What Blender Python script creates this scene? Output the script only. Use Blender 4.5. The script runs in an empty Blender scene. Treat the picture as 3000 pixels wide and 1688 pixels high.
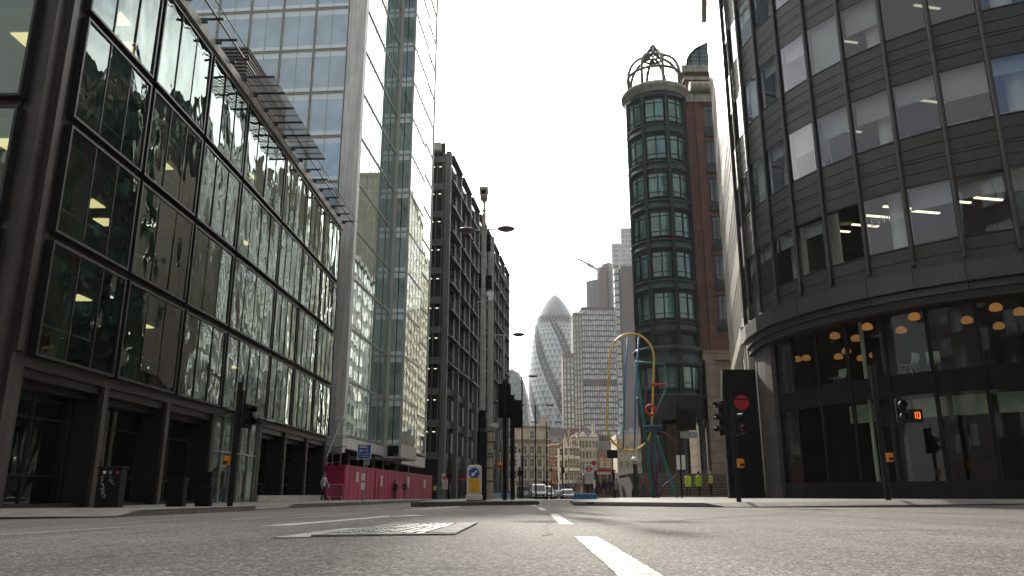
import bpy, bmesh, math, random
from mathutils import Vector, Matrix
rnd = random.Random(7)
R = math.radians
SC = bpy.context.scene
COL = SC.collection
# ------------------------------------------------------------------ camera, world, sun, exposure
cam = bpy.data.cameras.new('camera'); cam.sensor_width = 36; cam.lens = 27.24
cam.clip_start = 0.05; cam.clip_end = 6000
camo = bpy.data.objects.new('camera', cam); COL.objects.link(camo)
camo.location = (0, 0, .35); camo.rotation_euler = (R(104.9), 0, 0)
SC.camera = camo
SUN_AZ, SUN_EL = -6.5, 28.5            # degrees: to the left of straight ahead, above the horizon
W = bpy.data.worlds.new('World'); SC.world = W; W.use_nodes = True
nt = W.node_tree; nt.nodes.clear()
def nn(tree, t, **k):
    n = tree.nodes.new(t)
    for a, b in k.items(): setattr(n, a, b)
    return n
sky = nn(nt, 'ShaderNodeTexSky', sky_type='NISHITA', sun_disc=False, sun_elevation=R(SUN_EL), sun_rotation=R(SUN_AZ),
         air_density=1.0, dust_density=4.0, ozone_density=1.0)
tc = nn(nt, 'ShaderNodeTexCoord'); mp = nn(nt, 'ShaderNodeMapping'); mp.inputs['Scale'].default_value = (1, 1, 2.2)
no = nn(nt, 'ShaderNodeTexNoise'); no.inputs['Scale'].default_value = 2.3; no.inputs['Detail'].default_value = 7; no.inputs['Roughness'].default_value = .55
rp = nn(nt, 'ShaderNodeValToRGB'); rp.color_ramp.elements[0].position = .31; rp.color_ramp.elements[1].position = .54
mx = nn(nt, 'ShaderNodeMix', data_type='RGBA')
bg = nn(nt, 'ShaderNodeBackground'); bg.inputs['Strength'].default_value = .13
ow = nn(nt, 'ShaderNodeOutputWorld')
L = nt.links.new
dt = nn(nt, 'ShaderNodeVectorMath', operation='DOT_PRODUCT'); L(tc.outputs['Generated'], dt.inputs[0])
dt.inputs[1].default_value = (math.sin(R(SUN_AZ))*math.cos(R(SUN_EL)), math.cos(R(SUN_AZ))*math.cos(R(SUN_EL)), math.sin(R(SUN_EL)))
dm = nn(nt, 'ShaderNodeMapRange', interpolation_type='SMOOTHSTEP'); dm.inputs['From Min'].default_value = .2; dm.inputs['From Max'].default_value = .98   # thin cloud glows round the sun
dm.inputs['To Min'].default_value = 2.3; dm.inputs['To Max'].default_value = 17.; L(dt.outputs['Value'], dm.inputs['Value'])
cs = nn(nt, 'ShaderNodeVectorMath', operation='SCALE'); cs.inputs[0].default_value = (1.01, 1.0, .97); L(dm.outputs[0], cs.inputs['Scale']); L(cs.outputs[0], mx.inputs[7])
L(tc.outputs['Generated'], mp.inputs['Vector']); L(mp.outputs[0], no.inputs['Vector']); L(no.outputs['Fac'], rp.inputs[0])
L(rp.outputs[0], mx.inputs['Factor']); L(sky.outputs[0], mx.inputs[6]);
L(mx.outputs[2], bg.inputs['Color']); L(bg.outputs[0], ow.inputs[0])
sl = bpy.data.lights.new('sun', 'SUN'); sl.energy = 2.6; sl.angle = R(1.2); sl.color = (1, .93, .82)
so = bpy.data.objects.new('sun', sl); COL.objects.link(so)
to_sun = Vector((math.sin(R(SUN_AZ))*math.cos(R(SUN_EL)), math.cos(R(SUN_AZ))*math.cos(R(SUN_EL)), math.sin(R(SUN_EL))))
so.rotation_euler = to_sun.to_track_quat('Z', 'Y').to_euler(); so.location = (0, 0, 300)
SC.view_settings.view_transform = 'Standard'; SC.view_settings.look = 'None'
SC.view_settings.gamma = 1; SC.view_settings.use_curve_mapping = False
SC.view_settings.exposure = 1.2
SC.cycles.use_denoising = True
SC.cycles.max_bounces = 7; SC.cycles.transparent_max_bounces = 16; SC.cycles.glossy_bounces = 4; SC.cycles.diffuse_bounces = 3

# ------------------------------------------------------------------ materials
def base_mat(name):
    m = bpy.data.materials.new(name); m.use_nodes = True; t = m.node_tree; t.nodes.clear()
    o = nn(t, 'ShaderNodeOutputMaterial'); return m, t, o
def mat(name, col, rough=.6, metal=0., var=.18, scale=3., bump=0., bscale=40., streak=0., spec=.5, coords='Object'):
    """plain surface: the colour wanders a little (dirt), with an optional fine bump and rain streaks"""
    m, t, o = base_mat(name); l = t.links.new
    b = nn(t, 'ShaderNodeBsdfPrincipled'); l(b.outputs[0], o.inputs[0])
    b.inputs['Roughness'].default_value = rough; b.inputs['Metallic'].default_value = metal
    b.inputs['Specular IOR Level'].default_value = spec
    g = nn(t, 'ShaderNodeNewGeometry') if coords == 'World' else nn(t, 'ShaderNodeTexCoord')
    vec = g.outputs['Position'] if coords == 'World' else g.outputs['Object']
    n = nn(t, 'ShaderNodeTexNoise'); n.inputs['Scale'].default_value = scale; n.inputs['Detail'].default_value = 5
    l(vec, n.inputs['Vector'])
    mm = nn(t, 'ShaderNodeMapRange'); mm.inputs['From Min'].default_value = .3; mm.inputs['From Max'].default_value = .7
    mm.inputs['To Min'].default_value = 1 - var; mm.inputs['To Max'].default_value = 1 + var
    l(n.outputs['Fac'], mm.inputs['Value']); fac = mm.outputs[0]
    if streak:
        mp = nn(t, 'ShaderNodeMapping'); mp.inputs['Scale'].default_value = (2.2, 2.2, .12); l(vec, mp.inputs['Vector'])
        n2 = nn(t, 'ShaderNodeTexNoise'); n2.inputs['Scale'].default_value = 2; n2.inputs['Detail'].default_value = 4; l(mp.outputs[0], n2.inputs['Vector'])
        m2 = nn(t, 'ShaderNodeMapRange'); m2.inputs['From Min'].default_value = .35; m2.inputs['From Max'].default_value = .65
        m2.inputs['To Min'].default_value = 1 - streak; m2.inputs['To Max'].default_value = 1 + streak*.4; l(n2.outputs['Fac'], m2.inputs['Value'])
        mu = nn(t, 'ShaderNodeMath', operation='MULTIPLY'); l(fac, mu.inputs[0]); l(m2.outputs[0], mu.inputs[1]); fac = mu.outputs[0]
    mix = nn(t, 'ShaderNodeVectorMath', operation='SCALE'); mix.inputs[0].default_value = col[:3]; l(fac, mix.inputs['Scale'])
    l(mix.outputs[0], b.inputs['Base Color'])
    if bump:
        n3 = nn(t, 'ShaderNodeTexNoise'); n3.inputs['Scale'].default_value = bscale; n3.inputs['Detail'].default_value = 3; l(vec, n3.inputs['Vector'])
        bp = nn(t, 'ShaderNodeBump'); bp.inputs['Strength'].default_value = bump; bp.inputs['Distance'].default_value = .02
        l(n3.outputs['Fac'], bp.inputs['Height']); l(bp.outputs[0], b.inputs['Normal'])
    return m
def grid_mat(name, col, joint, sx, sz, rough=.7, jw=.02, var=.12, bump=.0, off=.5, streak=0.):
    """stone or brick coursing laid out in object space (x or y along the wall, z up)"""
    m, t, o = base_mat(name); l = t.links.new
    b = nn(t, 'ShaderNodeBsdfPrincipled'); l(b.outputs[0], o.inputs[0]); b.inputs['Roughness'].default_value = rough
    c = nn(t, 'ShaderNodeTexCoord'); s = nn(t, 'ShaderNodeSeparateXYZ'); l(c.outputs['Object'], s.inputs[0])
    ad = nn(t, 'ShaderNodeMath', operation='ADD'); l(s.outputs[0], ad.inputs[0]); l(s.outputs[1], ad.inputs[1])
    cb = nn(t, 'ShaderNodeCombineXYZ'); l(ad.outputs[0], cb.inputs[0]); l(s.outputs[2], cb.inputs[1])
    br = nn(t, 'ShaderNodeTexBrick', offset=off); l(cb.outputs[0], br.inputs['Vector'])
    br.inputs['Scale'].default_value = 1; br.inputs['Brick Width'].default_value = sx; br.inputs['Row Height'].default_value = sz
    br.inputs['Mortar Size'].default_value = jw; br.inputs['Bias'].default_value = 0
    br.inputs['Color1'].default_value = (*[v*(1+var) for v in col], 1); br.inputs['Color2'].default_value = (*[v*(1-var) for v in col], 1)
    br.inputs['Mortar'].default_value = (*joint, 1)
    n = nn(t, 'ShaderNodeTexNoise'); n.inputs['Scale'].default_value = 1.2; n.inputs['Detail'].default_value = 6; l(c.outputs['Object'], n.inputs['Vector'])
    mm = nn(t, 'ShaderNodeMapRange'); mm.inputs['From Min'].default_value = .3; mm.inputs['From Max'].default_value = .7
    mm.inputs['To Min'].default_value = .78; mm.inputs['To Max'].default_value = 1.15; l(n.outputs['Fac'], mm.inputs['Value'])
    v = nn(t, 'ShaderNodeVectorMath', operation='SCALE'); l(br.outputs['Color'], v.inputs[0]); l(mm.outputs[0], v.inputs['Scale'])
    l(v.outputs[0], b.inputs['Base Color'])
    return m
def glass(name, ior=2.0, tint=(.35, .42, .37), wave=.0, wscale=(1.1, 1.1, .45), opaque=None, rough=.015, gcol=(.95, .97, 1), wdist=.02, var=0., detail=1.2):
    """coated window glass: Fresnel mirror over a tinted see-through (or dark) pane, with slow waves"""
    m, t, o = base_mat(name); l = t.links.new
    mix = nn(t, 'ShaderNodeMixShader'); l(mix.outputs[0], o.inputs[0])
    f0 = ((ior-1)/(ior+1))**2        # mirror share: f0 face on, rising to 1 at grazing; the same from either side of a pane
    gi = nn(t, 'ShaderNodeNewGeometry'); dp = nn(t, 'ShaderNodeVectorMath', operation='DOT_PRODUCT'); l(gi.outputs['Incoming'], dp.inputs[0]); l(gi.outputs['Normal'], dp.inputs[1])
    ab = nn(t, 'ShaderNodeMath', operation='ABSOLUTE'); l(dp.outputs['Value'], ab.inputs[0])
    om = nn(t, 'ShaderNodeMath', operation='SUBTRACT', use_clamp=True); om.inputs[0].default_value = 1; l(ab.outputs[0], om.inputs[1])
    pw = nn(t, 'ShaderNodeMath', operation='POWER'); l(om.outputs[0], pw.inputs[0]); pw.inputs[1].default_value = 5
    ma = nn(t, 'ShaderNodeMath', operation='MULTIPLY_ADD'); l(pw.outputs[0], ma.inputs[0]); ma.inputs[1].default_value = 1-f0; ma.inputs[2].default_value = f0; l(ma.outputs[0], mix.inputs[0])
    if opaque:
        a = nn(t, 'ShaderNodeBsdfDiffuse'); a.inputs['Color'].default_value = (*opaque, 1)
        if var:
            g0 = nn(t, 'ShaderNodeNewGeometry'); n0 = nn(t, 'ShaderNodeTexNoise'); n0.inputs['Scale'].default_value = .5; n0.inputs['Detail'].default_value = 3
            l(g0.outputs['Position'], n0.inputs['Vector'])
            r0 = nn(t, 'ShaderNodeMapRange'); r0.inputs['From Min'].default_value = .35; r0.inputs['From Max'].default_value = .65; r0.inputs['To Min'].default_value = 1-var; r0.inputs['To Max'].default_value = 1+var
            l(n0.outputs['Fac'], r0.inputs['Value']); v0 = nn(t, 'ShaderNodeVectorMath', operation='SCALE'); v0.inputs[0].default_value = opaque
            l(r0.outputs[0], v0.inputs['Scale']); l(v0.outputs[0], a.inputs['Color'])
    else:
        a = nn(t, 'ShaderNodeBsdfTransparent'); a.inputs['Color'].default_value = (*tint, 1)
    gl = nn(t, 'ShaderNodeBsdfGlossy'); gl.inputs['Roughness'].default_value = rough; gl.inputs['Color'].default_value = (*gcol, 1)
    l(a.outputs[0], mix.inputs[1]); l(gl.outputs[0], mix.inputs[2])
    if wave:
        g = nn(t, 'ShaderNodeNewGeometry'); mp = nn(t, 'ShaderNodeMapping'); mp.inputs['Scale'].default_value = wscale; l(g.outputs['Position'], mp.inputs['Vector'])
        n = nn(t, 'ShaderNodeTexNoise'); n.inputs['Scale'].default_value = 1; n.inputs['Detail'].default_value = detail; n.inputs['Roughness'].default_value = .4; l(mp.outputs[0], n.inputs['Vector'])
        bp = nn(t, 'ShaderNodeBump'); bp.inputs['Strength'].default_value = wave; bp.inputs['Distance'].default_value = wdist
        l(n.outputs['Fac'], bp.inputs['Height']); l(bp.outputs[0], gl.inputs['Normal'])
    return m
def emis(name, col, s):
    m, t, o = base_mat(name); e = nn(t, 'ShaderNodeEmission'); e.inputs[0].default_value = (*col, 1); e.inputs[1].default_value = s
    t.links.new(e.outputs[0], o.inputs[0]); return m

# ------------------------------------------------------------------ mesh building
class MB:
    def __init__(s): s.v = []; s.f = []; s.m = []; s.sm = []
    def add(s, vs, fs, m=0, smooth=False):
        o = len(s.v); s.v += [tuple(v) for v in vs]; s.f += [tuple(i+o for i in f) for f in fs]; s.m += [m]*len(fs); s.sm += [smooth]*len(fs); return s
    def box(s, x0, x1, y0, y1, z0, z1, m=0):
        return s.add([(x0,y0,z0),(x1,y0,z0),(x1,y1,z0),(x0,y1,z0),(x0,y0,z1),(x1,y0,z1),(x1,y1,z1),(x0,y1,z1)],
                     [(0,3,2,1),(4,5,6,7),(0,1,5,4),(1,2,6,5),(2,3,7,6),(3,0,4,7)], m)
    def quad(s, a, b, c, d, m=0): return s.add([a,b,c,d], [(0,1,2,3)], m)
    def prism(s, pts, z0, z1, m=0, axis='z'):
        n = len(pts)
        def P(p, z): return (p[0],p[1],z) if axis == 'z' else ((p[0],z,p[1]) if axis == 'y' else (z,p[0],p[1]))
        vs = [P(p,z0) for p in pts] + [P(p,z1) for p in pts]
        fs = [tuple(range(n))[::-1], tuple(range(n,2*n))] + [(i,(i+1)%n,n+(i+1)%n,n+i) for i in range(n)]
        return s.add(vs, fs, m)
    def tube(s, p0, p1, r, r1=None, n=10, m=0, caps=True):
        p0, p1 = Vector(p0), Vector(p1); r1 = r if r1 is None else r1
        q = (p1-p0).to_track_quat('Z','Y'); vs = []
        for p, rr in ((p0,r),(p1,r1)):
            for i in range(n):
                a = 2*math.pi*i/n; vs.append(p + q @ Vector((rr*math.cos(a), rr*math.sin(a), 0)))
        fs = [(i,(i+1)%n,n+(i+1)%n,n+i) for i in range(n)]
        s.add(vs, fs, m, True)
        if caps: s.add(vs[:n], [tuple(range(n))[::-1]], m); s.add(vs[n:], [tuple(range(n))], m)
        return s
    def path(s, pts, r, n=8, m=0, closed=False):
        pts = [Vector(p) for p in pts]; k = len(pts); vs = []; up = None
        for i, p in enumerate(pts):
            a = pts[(i-1)%k] if (closed or i) else p; b = pts[(i+1)%k] if (closed or i < k-1) else p
            d = (b-a).normalized()
            if up is None: up = d.orthogonal().normalized()
            up = (up - d*up.dot(d)).normalized(); w = d.cross(up)
            for j in range(n):
                t = 2*math.pi*j/n; vs.append(p + (up*math.cos(t) + w*math.sin(t))*r)
        rng = k if closed else k-1
        fs = [(i*n+j, i*n+(j+1)%n, ((i+1)%k)*n+(j+1)%n, ((i+1)%k)*n+j) for i in range(rng) for j in range(n)]
        if not closed: fs += [tuple(range(n))[::-1], tuple(range((k-1)*n, k*n))]
        return s.add(vs, fs, m, True)
    def lathe(s, prof, n=24, m=0, c=(0,0,0), a0=0, a1=360, smooth=True):
        full = abs(a1-a0) >= 359.9; k = n if full else n+1; vs = []
        for r, z in prof:
            for i in range(k):
                a = R(a0 + (a1-a0)*i/n); vs.append((c[0]+r*math.cos(a), c[1]+r*math.sin(a), c[2]+z))
        fs = []
        for j in range(len(prof)-1):
            for i in range(n):
                i2 = (i+1) % k if full else i+1
                fs.append((j*k+i, j*k+i2, (j+1)*k+i2, (j+1)*k+i))
        return s.add(vs, fs, m, smooth)
    def arcbox(s, r0, r1, a0, a1, z0, z1, n=4, m=0, c=(0,0)):
        """box bent round a vertical axis"""
        vs = []
        for i in range(n+1):
            a = R(a0+(a1-a0)*i/n); ca, sa = math.cos(a), math.sin(a)
            for r, z in ((r0,z0),(r1,z0),(r1,z1),(r0,z1)): vs.append((c[0]+r*ca, c[1]+r*sa, z))
        fs = []
        for i in range(n):
            o, p = i*4, i*4+4
            for j in range(4): fs.append((o+j, o+(j+1)%4, p+(j+1)%4, p+j))
        fs += [(3,2,1,0), (n*4, n*4+1, n*4+2, n*4+3)]
        return s.add(vs, fs, m)
    def ball(s, c, r, n=12, m=0, sz=1.):
        prof = [(max(1e-4, r*math.sin(math.pi*i/n)), -r*sz*math.cos(math.pi*i/n)) for i in range(n+1)]
        return s.lathe(prof, n*2, m, c)
    def build(s, name, mats, parent=None, loc=None, bevel=0):
        me = bpy.data.meshes.new(name); me.from_pydata(s.v, [], s.f)
        if not isinstance(mats, (list, tuple)): mats = [mats]
        for x in mats: me.materials.append(x)
        me.polygons.foreach_set('material_index', s.m); me.polygons.foreach_set('use_smooth', s.sm)
        bm = bmesh.new(); bm.from_mesh(me); bmesh.ops.recalc_face_normals(bm, faces=bm.faces); bm.to_mesh(me); bm.free()
        me.update()
        o = bpy.data.objects.new(name, me); COL.objects.link(o)
        if parent is not None: o.parent = parent
        if loc is not None: o.location = loc
        if bevel:
            b = o.modifiers.new('bevel', 'BEVEL'); b.width = bevel; b.segments = 2; b.limit_method = 'ANGLE'
        return o
def tag(o, label, cat, group=None, kind=None):
    o['label'] = label; o['category'] = cat
    if group: o['group'] = group
    if kind: o['kind'] = kind
    return o
def thing(name, label, cat, loc=(0,0,0), rz=0., group=None):
    o = bpy.data.objects.new(name, None); COL.objects.link(o); o.empty_display_size = .2
    o.location = loc; o.rotation_euler = (0, 0, rz); return tag(o, label, cat, group)
KIDS = {}
def kids(o): return [c for c in bpy.data.objects if c.parent == o]
def dup(o, parent=None, loc=None, rz=None, label=None, group=None, ch=None):
    c = o.copy(); COL.objects.link(c)
    if parent is not None: c.parent = parent
    if loc is not None: c.location = loc
    if rz is not None: c.rotation_euler = (0, 0, rz)
    if label: c['label'] = label
    if group: c['group'] = group
    for k in (ch if ch is not None else list(o.children)): dup(k, c)
    return c
def array(proto, places, cap=96):
    """the first place moves proto itself; then copies; past cap (nearest come first) one mesh of the rest"""
    ch = list(proto.children); par = proto.parent
    bpy_places = places[:cap]; rest = places[cap:]
    for i, (loc, rz) in enumerate(bpy_places):
        if i == 0: proto.location = loc; proto.rotation_euler = (0, 0, rz)
        else: dup(proto, par, loc, rz, ch=ch)
    if rest:
        mb = MB(); mats = []
        for src in [proto] + ch:
            off = len(mats); mats += list(src.data.materials)
            for loc, rz in rest:
                M = Matrix.Translation(loc) @ Matrix.Rotation(rz, 4, 'Z')
                if src is not proto: M = M @ src.matrix_local
                o = len(mb.v); mb.v += [tuple(M @ v.co) for v in src.data.vertices]
                for p in src.data.polygons: mb.f.append(tuple(i+o for i in p.vertices)); mb.m.append(p.material_index+off); mb.sm.append(p.use_smooth)
        ob = mb.build('far_' + proto.name.split('.')[0], mats, par); ob['kind'] = 'stuff'
def text(body, size, mt, parent, loc, rot, name='lettering', ext=.003, align='CENTER'):
    c = bpy.data.curves.new(name, 'FONT'); c.body = body; c.size = size; c.extrude = ext; c.align_x = align; c.align_y = 'CENTER'
    c.materials.append(mt); q = bpy.data.objects.new('tmp', c); COL.objects.link(q)
    me = bpy.data.meshes.new_from_object(q.evaluated_get(bpy.context.evaluated_depsgraph_get())); me.name = name; bpy.data.objects.remove(q)
    o = bpy.data.objects.new(name, me); COL.objects.link(o); o.parent = parent; o.location = loc; o.rotation_euler = rot; return o
def gz(x, y):
    """road level: falls gently to the left gutter and away from the camera"""
    return -.0165*max(0, min(-x, 30)-1.5) - .0015*max(0, y-12) - .004*max(0, min(y, 400)-60)
# ------------------------------------------------------------------ shared materials
M = {}
M['bronze'] = mat('dark bronze cladding', (.058,.049,.043), .45, .1, .22, 1.2, streak=.3)
M['bronze2'] = mat('bronze frame', (.026,.023,.022), .4, .3, .15, 2)
M['dark'] = mat('dark recess', (.018,.018,.018), .7, 0, .2, 1)
M['black'] = mat('black paint', (.006,.006,.007), .4, 0, .25, 4, spec=.25)
M['blackm'] = mat('matt black', (.007,.007,.008), .8, 0, .2, 4, spec=.2)
M['white'] = mat('white paint', (.74,.74,.72), .5, 0, .1, 3)
M['steel'] = mat('galvanised steel', (.36,.37,.37), .45, .6, .15, 6)
M['grey'] = mat('grey paint', (.26,.27,.27), .5, 0, .12, 3, streak=.15)
M['stonepale'] = mat('pale cladding', (.42,.40,.36), .55, 0, .12, 1, streak=.2)
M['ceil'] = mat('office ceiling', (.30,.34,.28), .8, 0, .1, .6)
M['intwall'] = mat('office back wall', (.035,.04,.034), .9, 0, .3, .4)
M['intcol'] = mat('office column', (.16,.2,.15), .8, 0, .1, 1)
M['lampw'] = emis('warm ceiling light', (1, .80, .42), .75)
M['lampdim'] = emis('dim strip light', (1,.88,.66), .25)
M['lampc'] = emis('strip light', (1, .86, .6), .9)
M['glassA'] = glass('office glass', 2.45, (.46,.53,.45), wave=.6, wscale=(.7,.7,.5), wdist=.09, gcol=(.82,.96,.89), detail=1.6)
M['glassG'] = glass('shop glass', 2.6, (.35,.38,.36), wave=.3, wdist=.04, gcol=(.8,.95,.9))

# ------------------------------------------------------------------ left: dark bronze office building
A = thing('office_building', 'dark bronze office building with big wavy glass windows and a rooftop sunscreen', 'building', (-14.44, 22.12, 0), math.atan2(1, .0238))
CO = [.3, 5.25, 10.1, 14.9, 21.4, 26.0, 30.7, 35.4]
FZ = [4.2, 8.1, 12.0, 15.95, 20.45]
w = MB()
for i, c in enumerate(CO):
    h = .3
    if i == 0: continue
    w.box(c-h, c+h, 0, .5, 4.0, 20.3); w.box(c-.15, c+.15, -.02, .5, -.6, 4.0)
w.box(-.02, .62, 0, .5, -.6, 20.3); w.box(-.42, -.02, .12, .5, -.6, 20.3); w.box(-.38, -.02, .5, .72, -.6, 20.3); w.box(.03, .33, -.1, 0, 4.4, 20.3)   # rounded corner strips
for z in FZ:
    for i in range(7): w.box(CO[i]+(.28 if i else .32), CO[i+1]-.28, .003, .5, z-.2, z+.2)
w.box(-.5, 35.7, -.12, .6, 20.3, 20.9)
w.box(35.68, 35.75, .3, 14, -.6, 20.3); w.box(-.2, 35.6, 13.7, 14, -.6, 20.3)
for z in FZ: w.box(-.45, -.02, .75, 14, z-.22, z+.22)
for y in (5.45, 10.6): w.box(-.45, -.02, y-.25, y+.25, -.6, 20.3)
w.build('wall', M['bronze'], A)
def a_window(s0, s1, z0, z1, n, parent, side=False):
    """proud bronze box frame with n tall panes, each a hair out of true"""
    f = MB(); t = .085; y0, y1 = -.27, .05
    f.box(s0, s1, y0, y1, z0, z0+t); f.box(s0, s1, y0, y1, z1-t, z1)
    f.box(s0, s0+t, y0, y1, z0+t, z1-t); f.box(s1-t, s1, y0, y1, z0+t, z1-t)
    wd = (s1-s0-2*t)/n
    for k in range(1, n): f.box(s0+t+k*wd-.02, s0+t+k*wd+.02, -.252, -.2, z0+t, z1-t)
    g = MB()
    for k in range(n):
        a, b = s0+t+k*wd, s0+t+(k+1)*wd; dy, dz = rnd.uniform(-.014, .014), rnd.uniform(-.014, .014)
        g.quad((a, -.22-dy-dz, z0+t), (b, -.22+dy-dz, z0+t), (b, -.22+dy+dz, z1-t), (a, -.22-dy+dz, z1-t))
    W_ = f.build('window', M['bronze2'], parent); p = g.build('pane', M['glassA'], W_)
    if side: W_.rotation_euler = (0, 0, R(-90))
    return W_
for i in range(7):
    for j in range(4):
        top = FZ[j+1]-.14 - (0.0 if j < 3 else .1)
        a_window(CO[i]+(.12 if i else .36), CO[i+1]-.12, FZ[j]+.14, top, 4 if i >= 3 else 3, A)
NA = thing  # north return windows share the builder, turned a quarter
for j in range(4):
    for y0, y1 in ((.62, 5.3), (5.6, 10.3)):
        w_ = a_window(-y1, -y0, FZ[j]+.16, FZ[j+1]-.16, 3, A, True); w_.location = (-.45, 0, 0); w_.rotation_euler = (0, 0, R(-90))
        # local x -> -y : the pane faces the camera
# floors, ceilings, back wall, columns, lights inside
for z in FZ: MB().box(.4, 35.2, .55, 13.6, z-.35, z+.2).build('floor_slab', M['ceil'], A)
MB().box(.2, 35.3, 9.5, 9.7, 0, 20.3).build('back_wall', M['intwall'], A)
for i in range(0, 8):
    for dx in (0, 2.4):
        if CO[i]+dx < 35: MB().box(CO[i]+dx-.22+1.2, CO[i]+dx+.22+1.2, .9, 1.3, 4.4, 20.1).build('column', M['intcol'], A)
for j in range(1, 5):
    for i, (s, y) in enumerate([(1.6,2.4),(4.2,3.0),(7.0,2.6),(1.6,5.4),(4.2,6),(9.2,3.2),(12.2,2.6),(16.,3),(19.,4),(24.,3)]):
        if (i*7+j*3) % 5 < 3 or i < 2: MB().box(s-.45, s+.45, y-.32, y+.32, FZ[j]-.4, FZ[j]-.36).build('ceiling_light', M['lampw'], A)
for j in range(4):      # hand rail behind the glass on each storey
    m = MB(); m.box(.6, 35, .42, .46, FZ[j]+1.3, FZ[j]+1.36); m.build('rail', M['grey'], A)
# ground storey: deep dark portals with glazing set back, an entrance bay flush with the front
for i in (0, 1, 2, 4, 5, 6):
    a, b = CO[i]+.15, CO[i+1]-.15
    if i == 0: a = .62
    m = MB(); m.box(b-.12, b, .06, 1.3, -.5, 4.0); m.box(a, a+.12, .06, 1.3, -.5, 4.0); m.box(a+.12, b-.12, .5, 1.9, 3.5, 4.0); m.box(a+.12, b-.12, .12, .5, 3.72, 4.0); m.box(a+.12, b-.12, .3, 1.9, -.5, .05 if i < 4 else .3)
    m.build('portal', M['bronze2'], A)
    f = MB(); 
    for x in (a+.14, (a+b)/2-.05, b-.24): f.box(x, x+.1, .94, 1.06, .05 if i < 4 else .3, 3.5)
    f.box(a+.24, b-.24, .94, 1.06, .9, .96); f.box(a+.24, b-.24, .94, 1.06, 2.7, 2.76); o = f.build('shopfront', M['bronze2'], A)
    g = MB().quad((a+.13, 1.0, .05), (b-.13, 1.0, .05), (b-.13, 1.0, 3.5), (a+.13, 1.0, 3.5)); g.build('pane', M['glassG'], o)
m = MB(); m.box(CO[4]+.3, 35.6, -.08, .3, -.6, .28); m.build('plinth', M['stonepale'], A)
a, b = CO[3]+.15, CO[4]-.15
f = MB()
for k in range(6): x = a+(b-a-.08)*k/5; f.box(x, x+.08, .02, .14, -.4, 4.0)
f.box(a, b, .03, .13, 2.3, 2.38); o = f.build('entrance_door', M['steel'], A)
MB().quad((a, .1, -.3), (b, .1, -.3), (b, .1, 4.0), (a, .1, 4.0)).build('pane', M['glassA'], o)
m = MB(); m.box(a-.2, b+.2, -1.5, .0, 4.02, 4.07); m.box(a-.2, b+.2, -1.52, -1.5, 4.0, 4.1)
for k in range(4): x = a+.5+k*(b-a-1)/3; m.box(x-.03, x+.03, -1.4, 0, 4.07, 4.2)
m.build('canopy', glass('canopy glass', 1.5, (.7,.75,.68)), A)
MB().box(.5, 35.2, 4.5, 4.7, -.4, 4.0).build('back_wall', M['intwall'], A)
# roof edge: pale gutter strip, outrigger brackets, rails, louvre panels
m = MB(); m.box(-.3, 35.7, -.34, -.12, 20.42, 20.86); m.build('gutter', mat('pale gutter', (.40,.38,.34), .6, 0, .15, 1, streak=.3), A)
for k in range(21):
    s = 1.75 + k*1.67; e = -2.0 if 6 < k < 14 else -1.3
    m = MB(); m.box(s-.035, s+.035, e, -.12, 20.92, 21.02); m.box(s-.05, s+.05, -.6, -.34, 20.78, 20.92); m.build('bracket', M['bronze2'], A)
m = MB(); m.box(-.5, 36.2, -1.02, -.95, 21.03, 21.12); m.build('rail', M['bronze2'], A)
m = MB(); m.tube((-.5,-1.28,21.25), (36.2,-1.28,21.25), .022, n=6); m.build('rail', M['bronze2'], A)
for k in range(7, 13):
    s = 1.75 + k*1.67; m = MB()
    for q in range(17): m.box(s+.03, s+1.64, -1.96+q*.095, -1.915+q*.095, 20.97, 21.0)
    m.box(s+.8, s+.84, -1.98, -.3, 20.93, 20.965); m.build('louvre', M['bronze'], A)
MB().box(-.3, 35.6, .6, 13.6, 20.46, 20.6).build('roof', M['dark'], A)
pl = MB(); S0, S1, Y0, Y1, Z1 = 22.3, 30.2, 3.2, 12., 28.2
pl.box(S0, S1, Y0, Y1, 20.6, Z1)
k = 20.9
while k < Z1:
    pl.box(S0-.1, S1+.1, Y0-.1, Y1, k, k+.13, 1); k += .26
pl.build('plant_room', [M['dark'], mat('brown louvre blade', (.13,.112,.096), .6, .1, .12, 1)], A)
# ------------------------------------------------------------------ left: tall glass tower with a projecting bay
M['alu'] = mat('pale aluminium', (.60,.59,.55), .5, .0, .1, 1, streak=.2)
M['alu2'] = mat('aluminium mullion', (.42,.40,.35), .5, .0, .1, 1)
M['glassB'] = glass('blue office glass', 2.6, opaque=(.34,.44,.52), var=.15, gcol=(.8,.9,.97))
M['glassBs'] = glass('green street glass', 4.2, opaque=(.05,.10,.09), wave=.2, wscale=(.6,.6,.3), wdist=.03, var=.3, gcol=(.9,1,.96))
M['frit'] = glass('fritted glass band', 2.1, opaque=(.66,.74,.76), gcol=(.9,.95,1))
BT = thing('glass_tower', 'tall blue glass tower with pale metal corner strips beside a red hoarding', 'tower', (-12.88, 60.0, 0), math.atan2(1, .083))
ZB = [4.75 + 4.15*k for k in range(17)]; TOPB = ZB[-1]
w = MB()
w.box(-.05, 32.5, 1.4, 26, 3.9, TOPB+1); w.build('core', M['dark'], BT)
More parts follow.
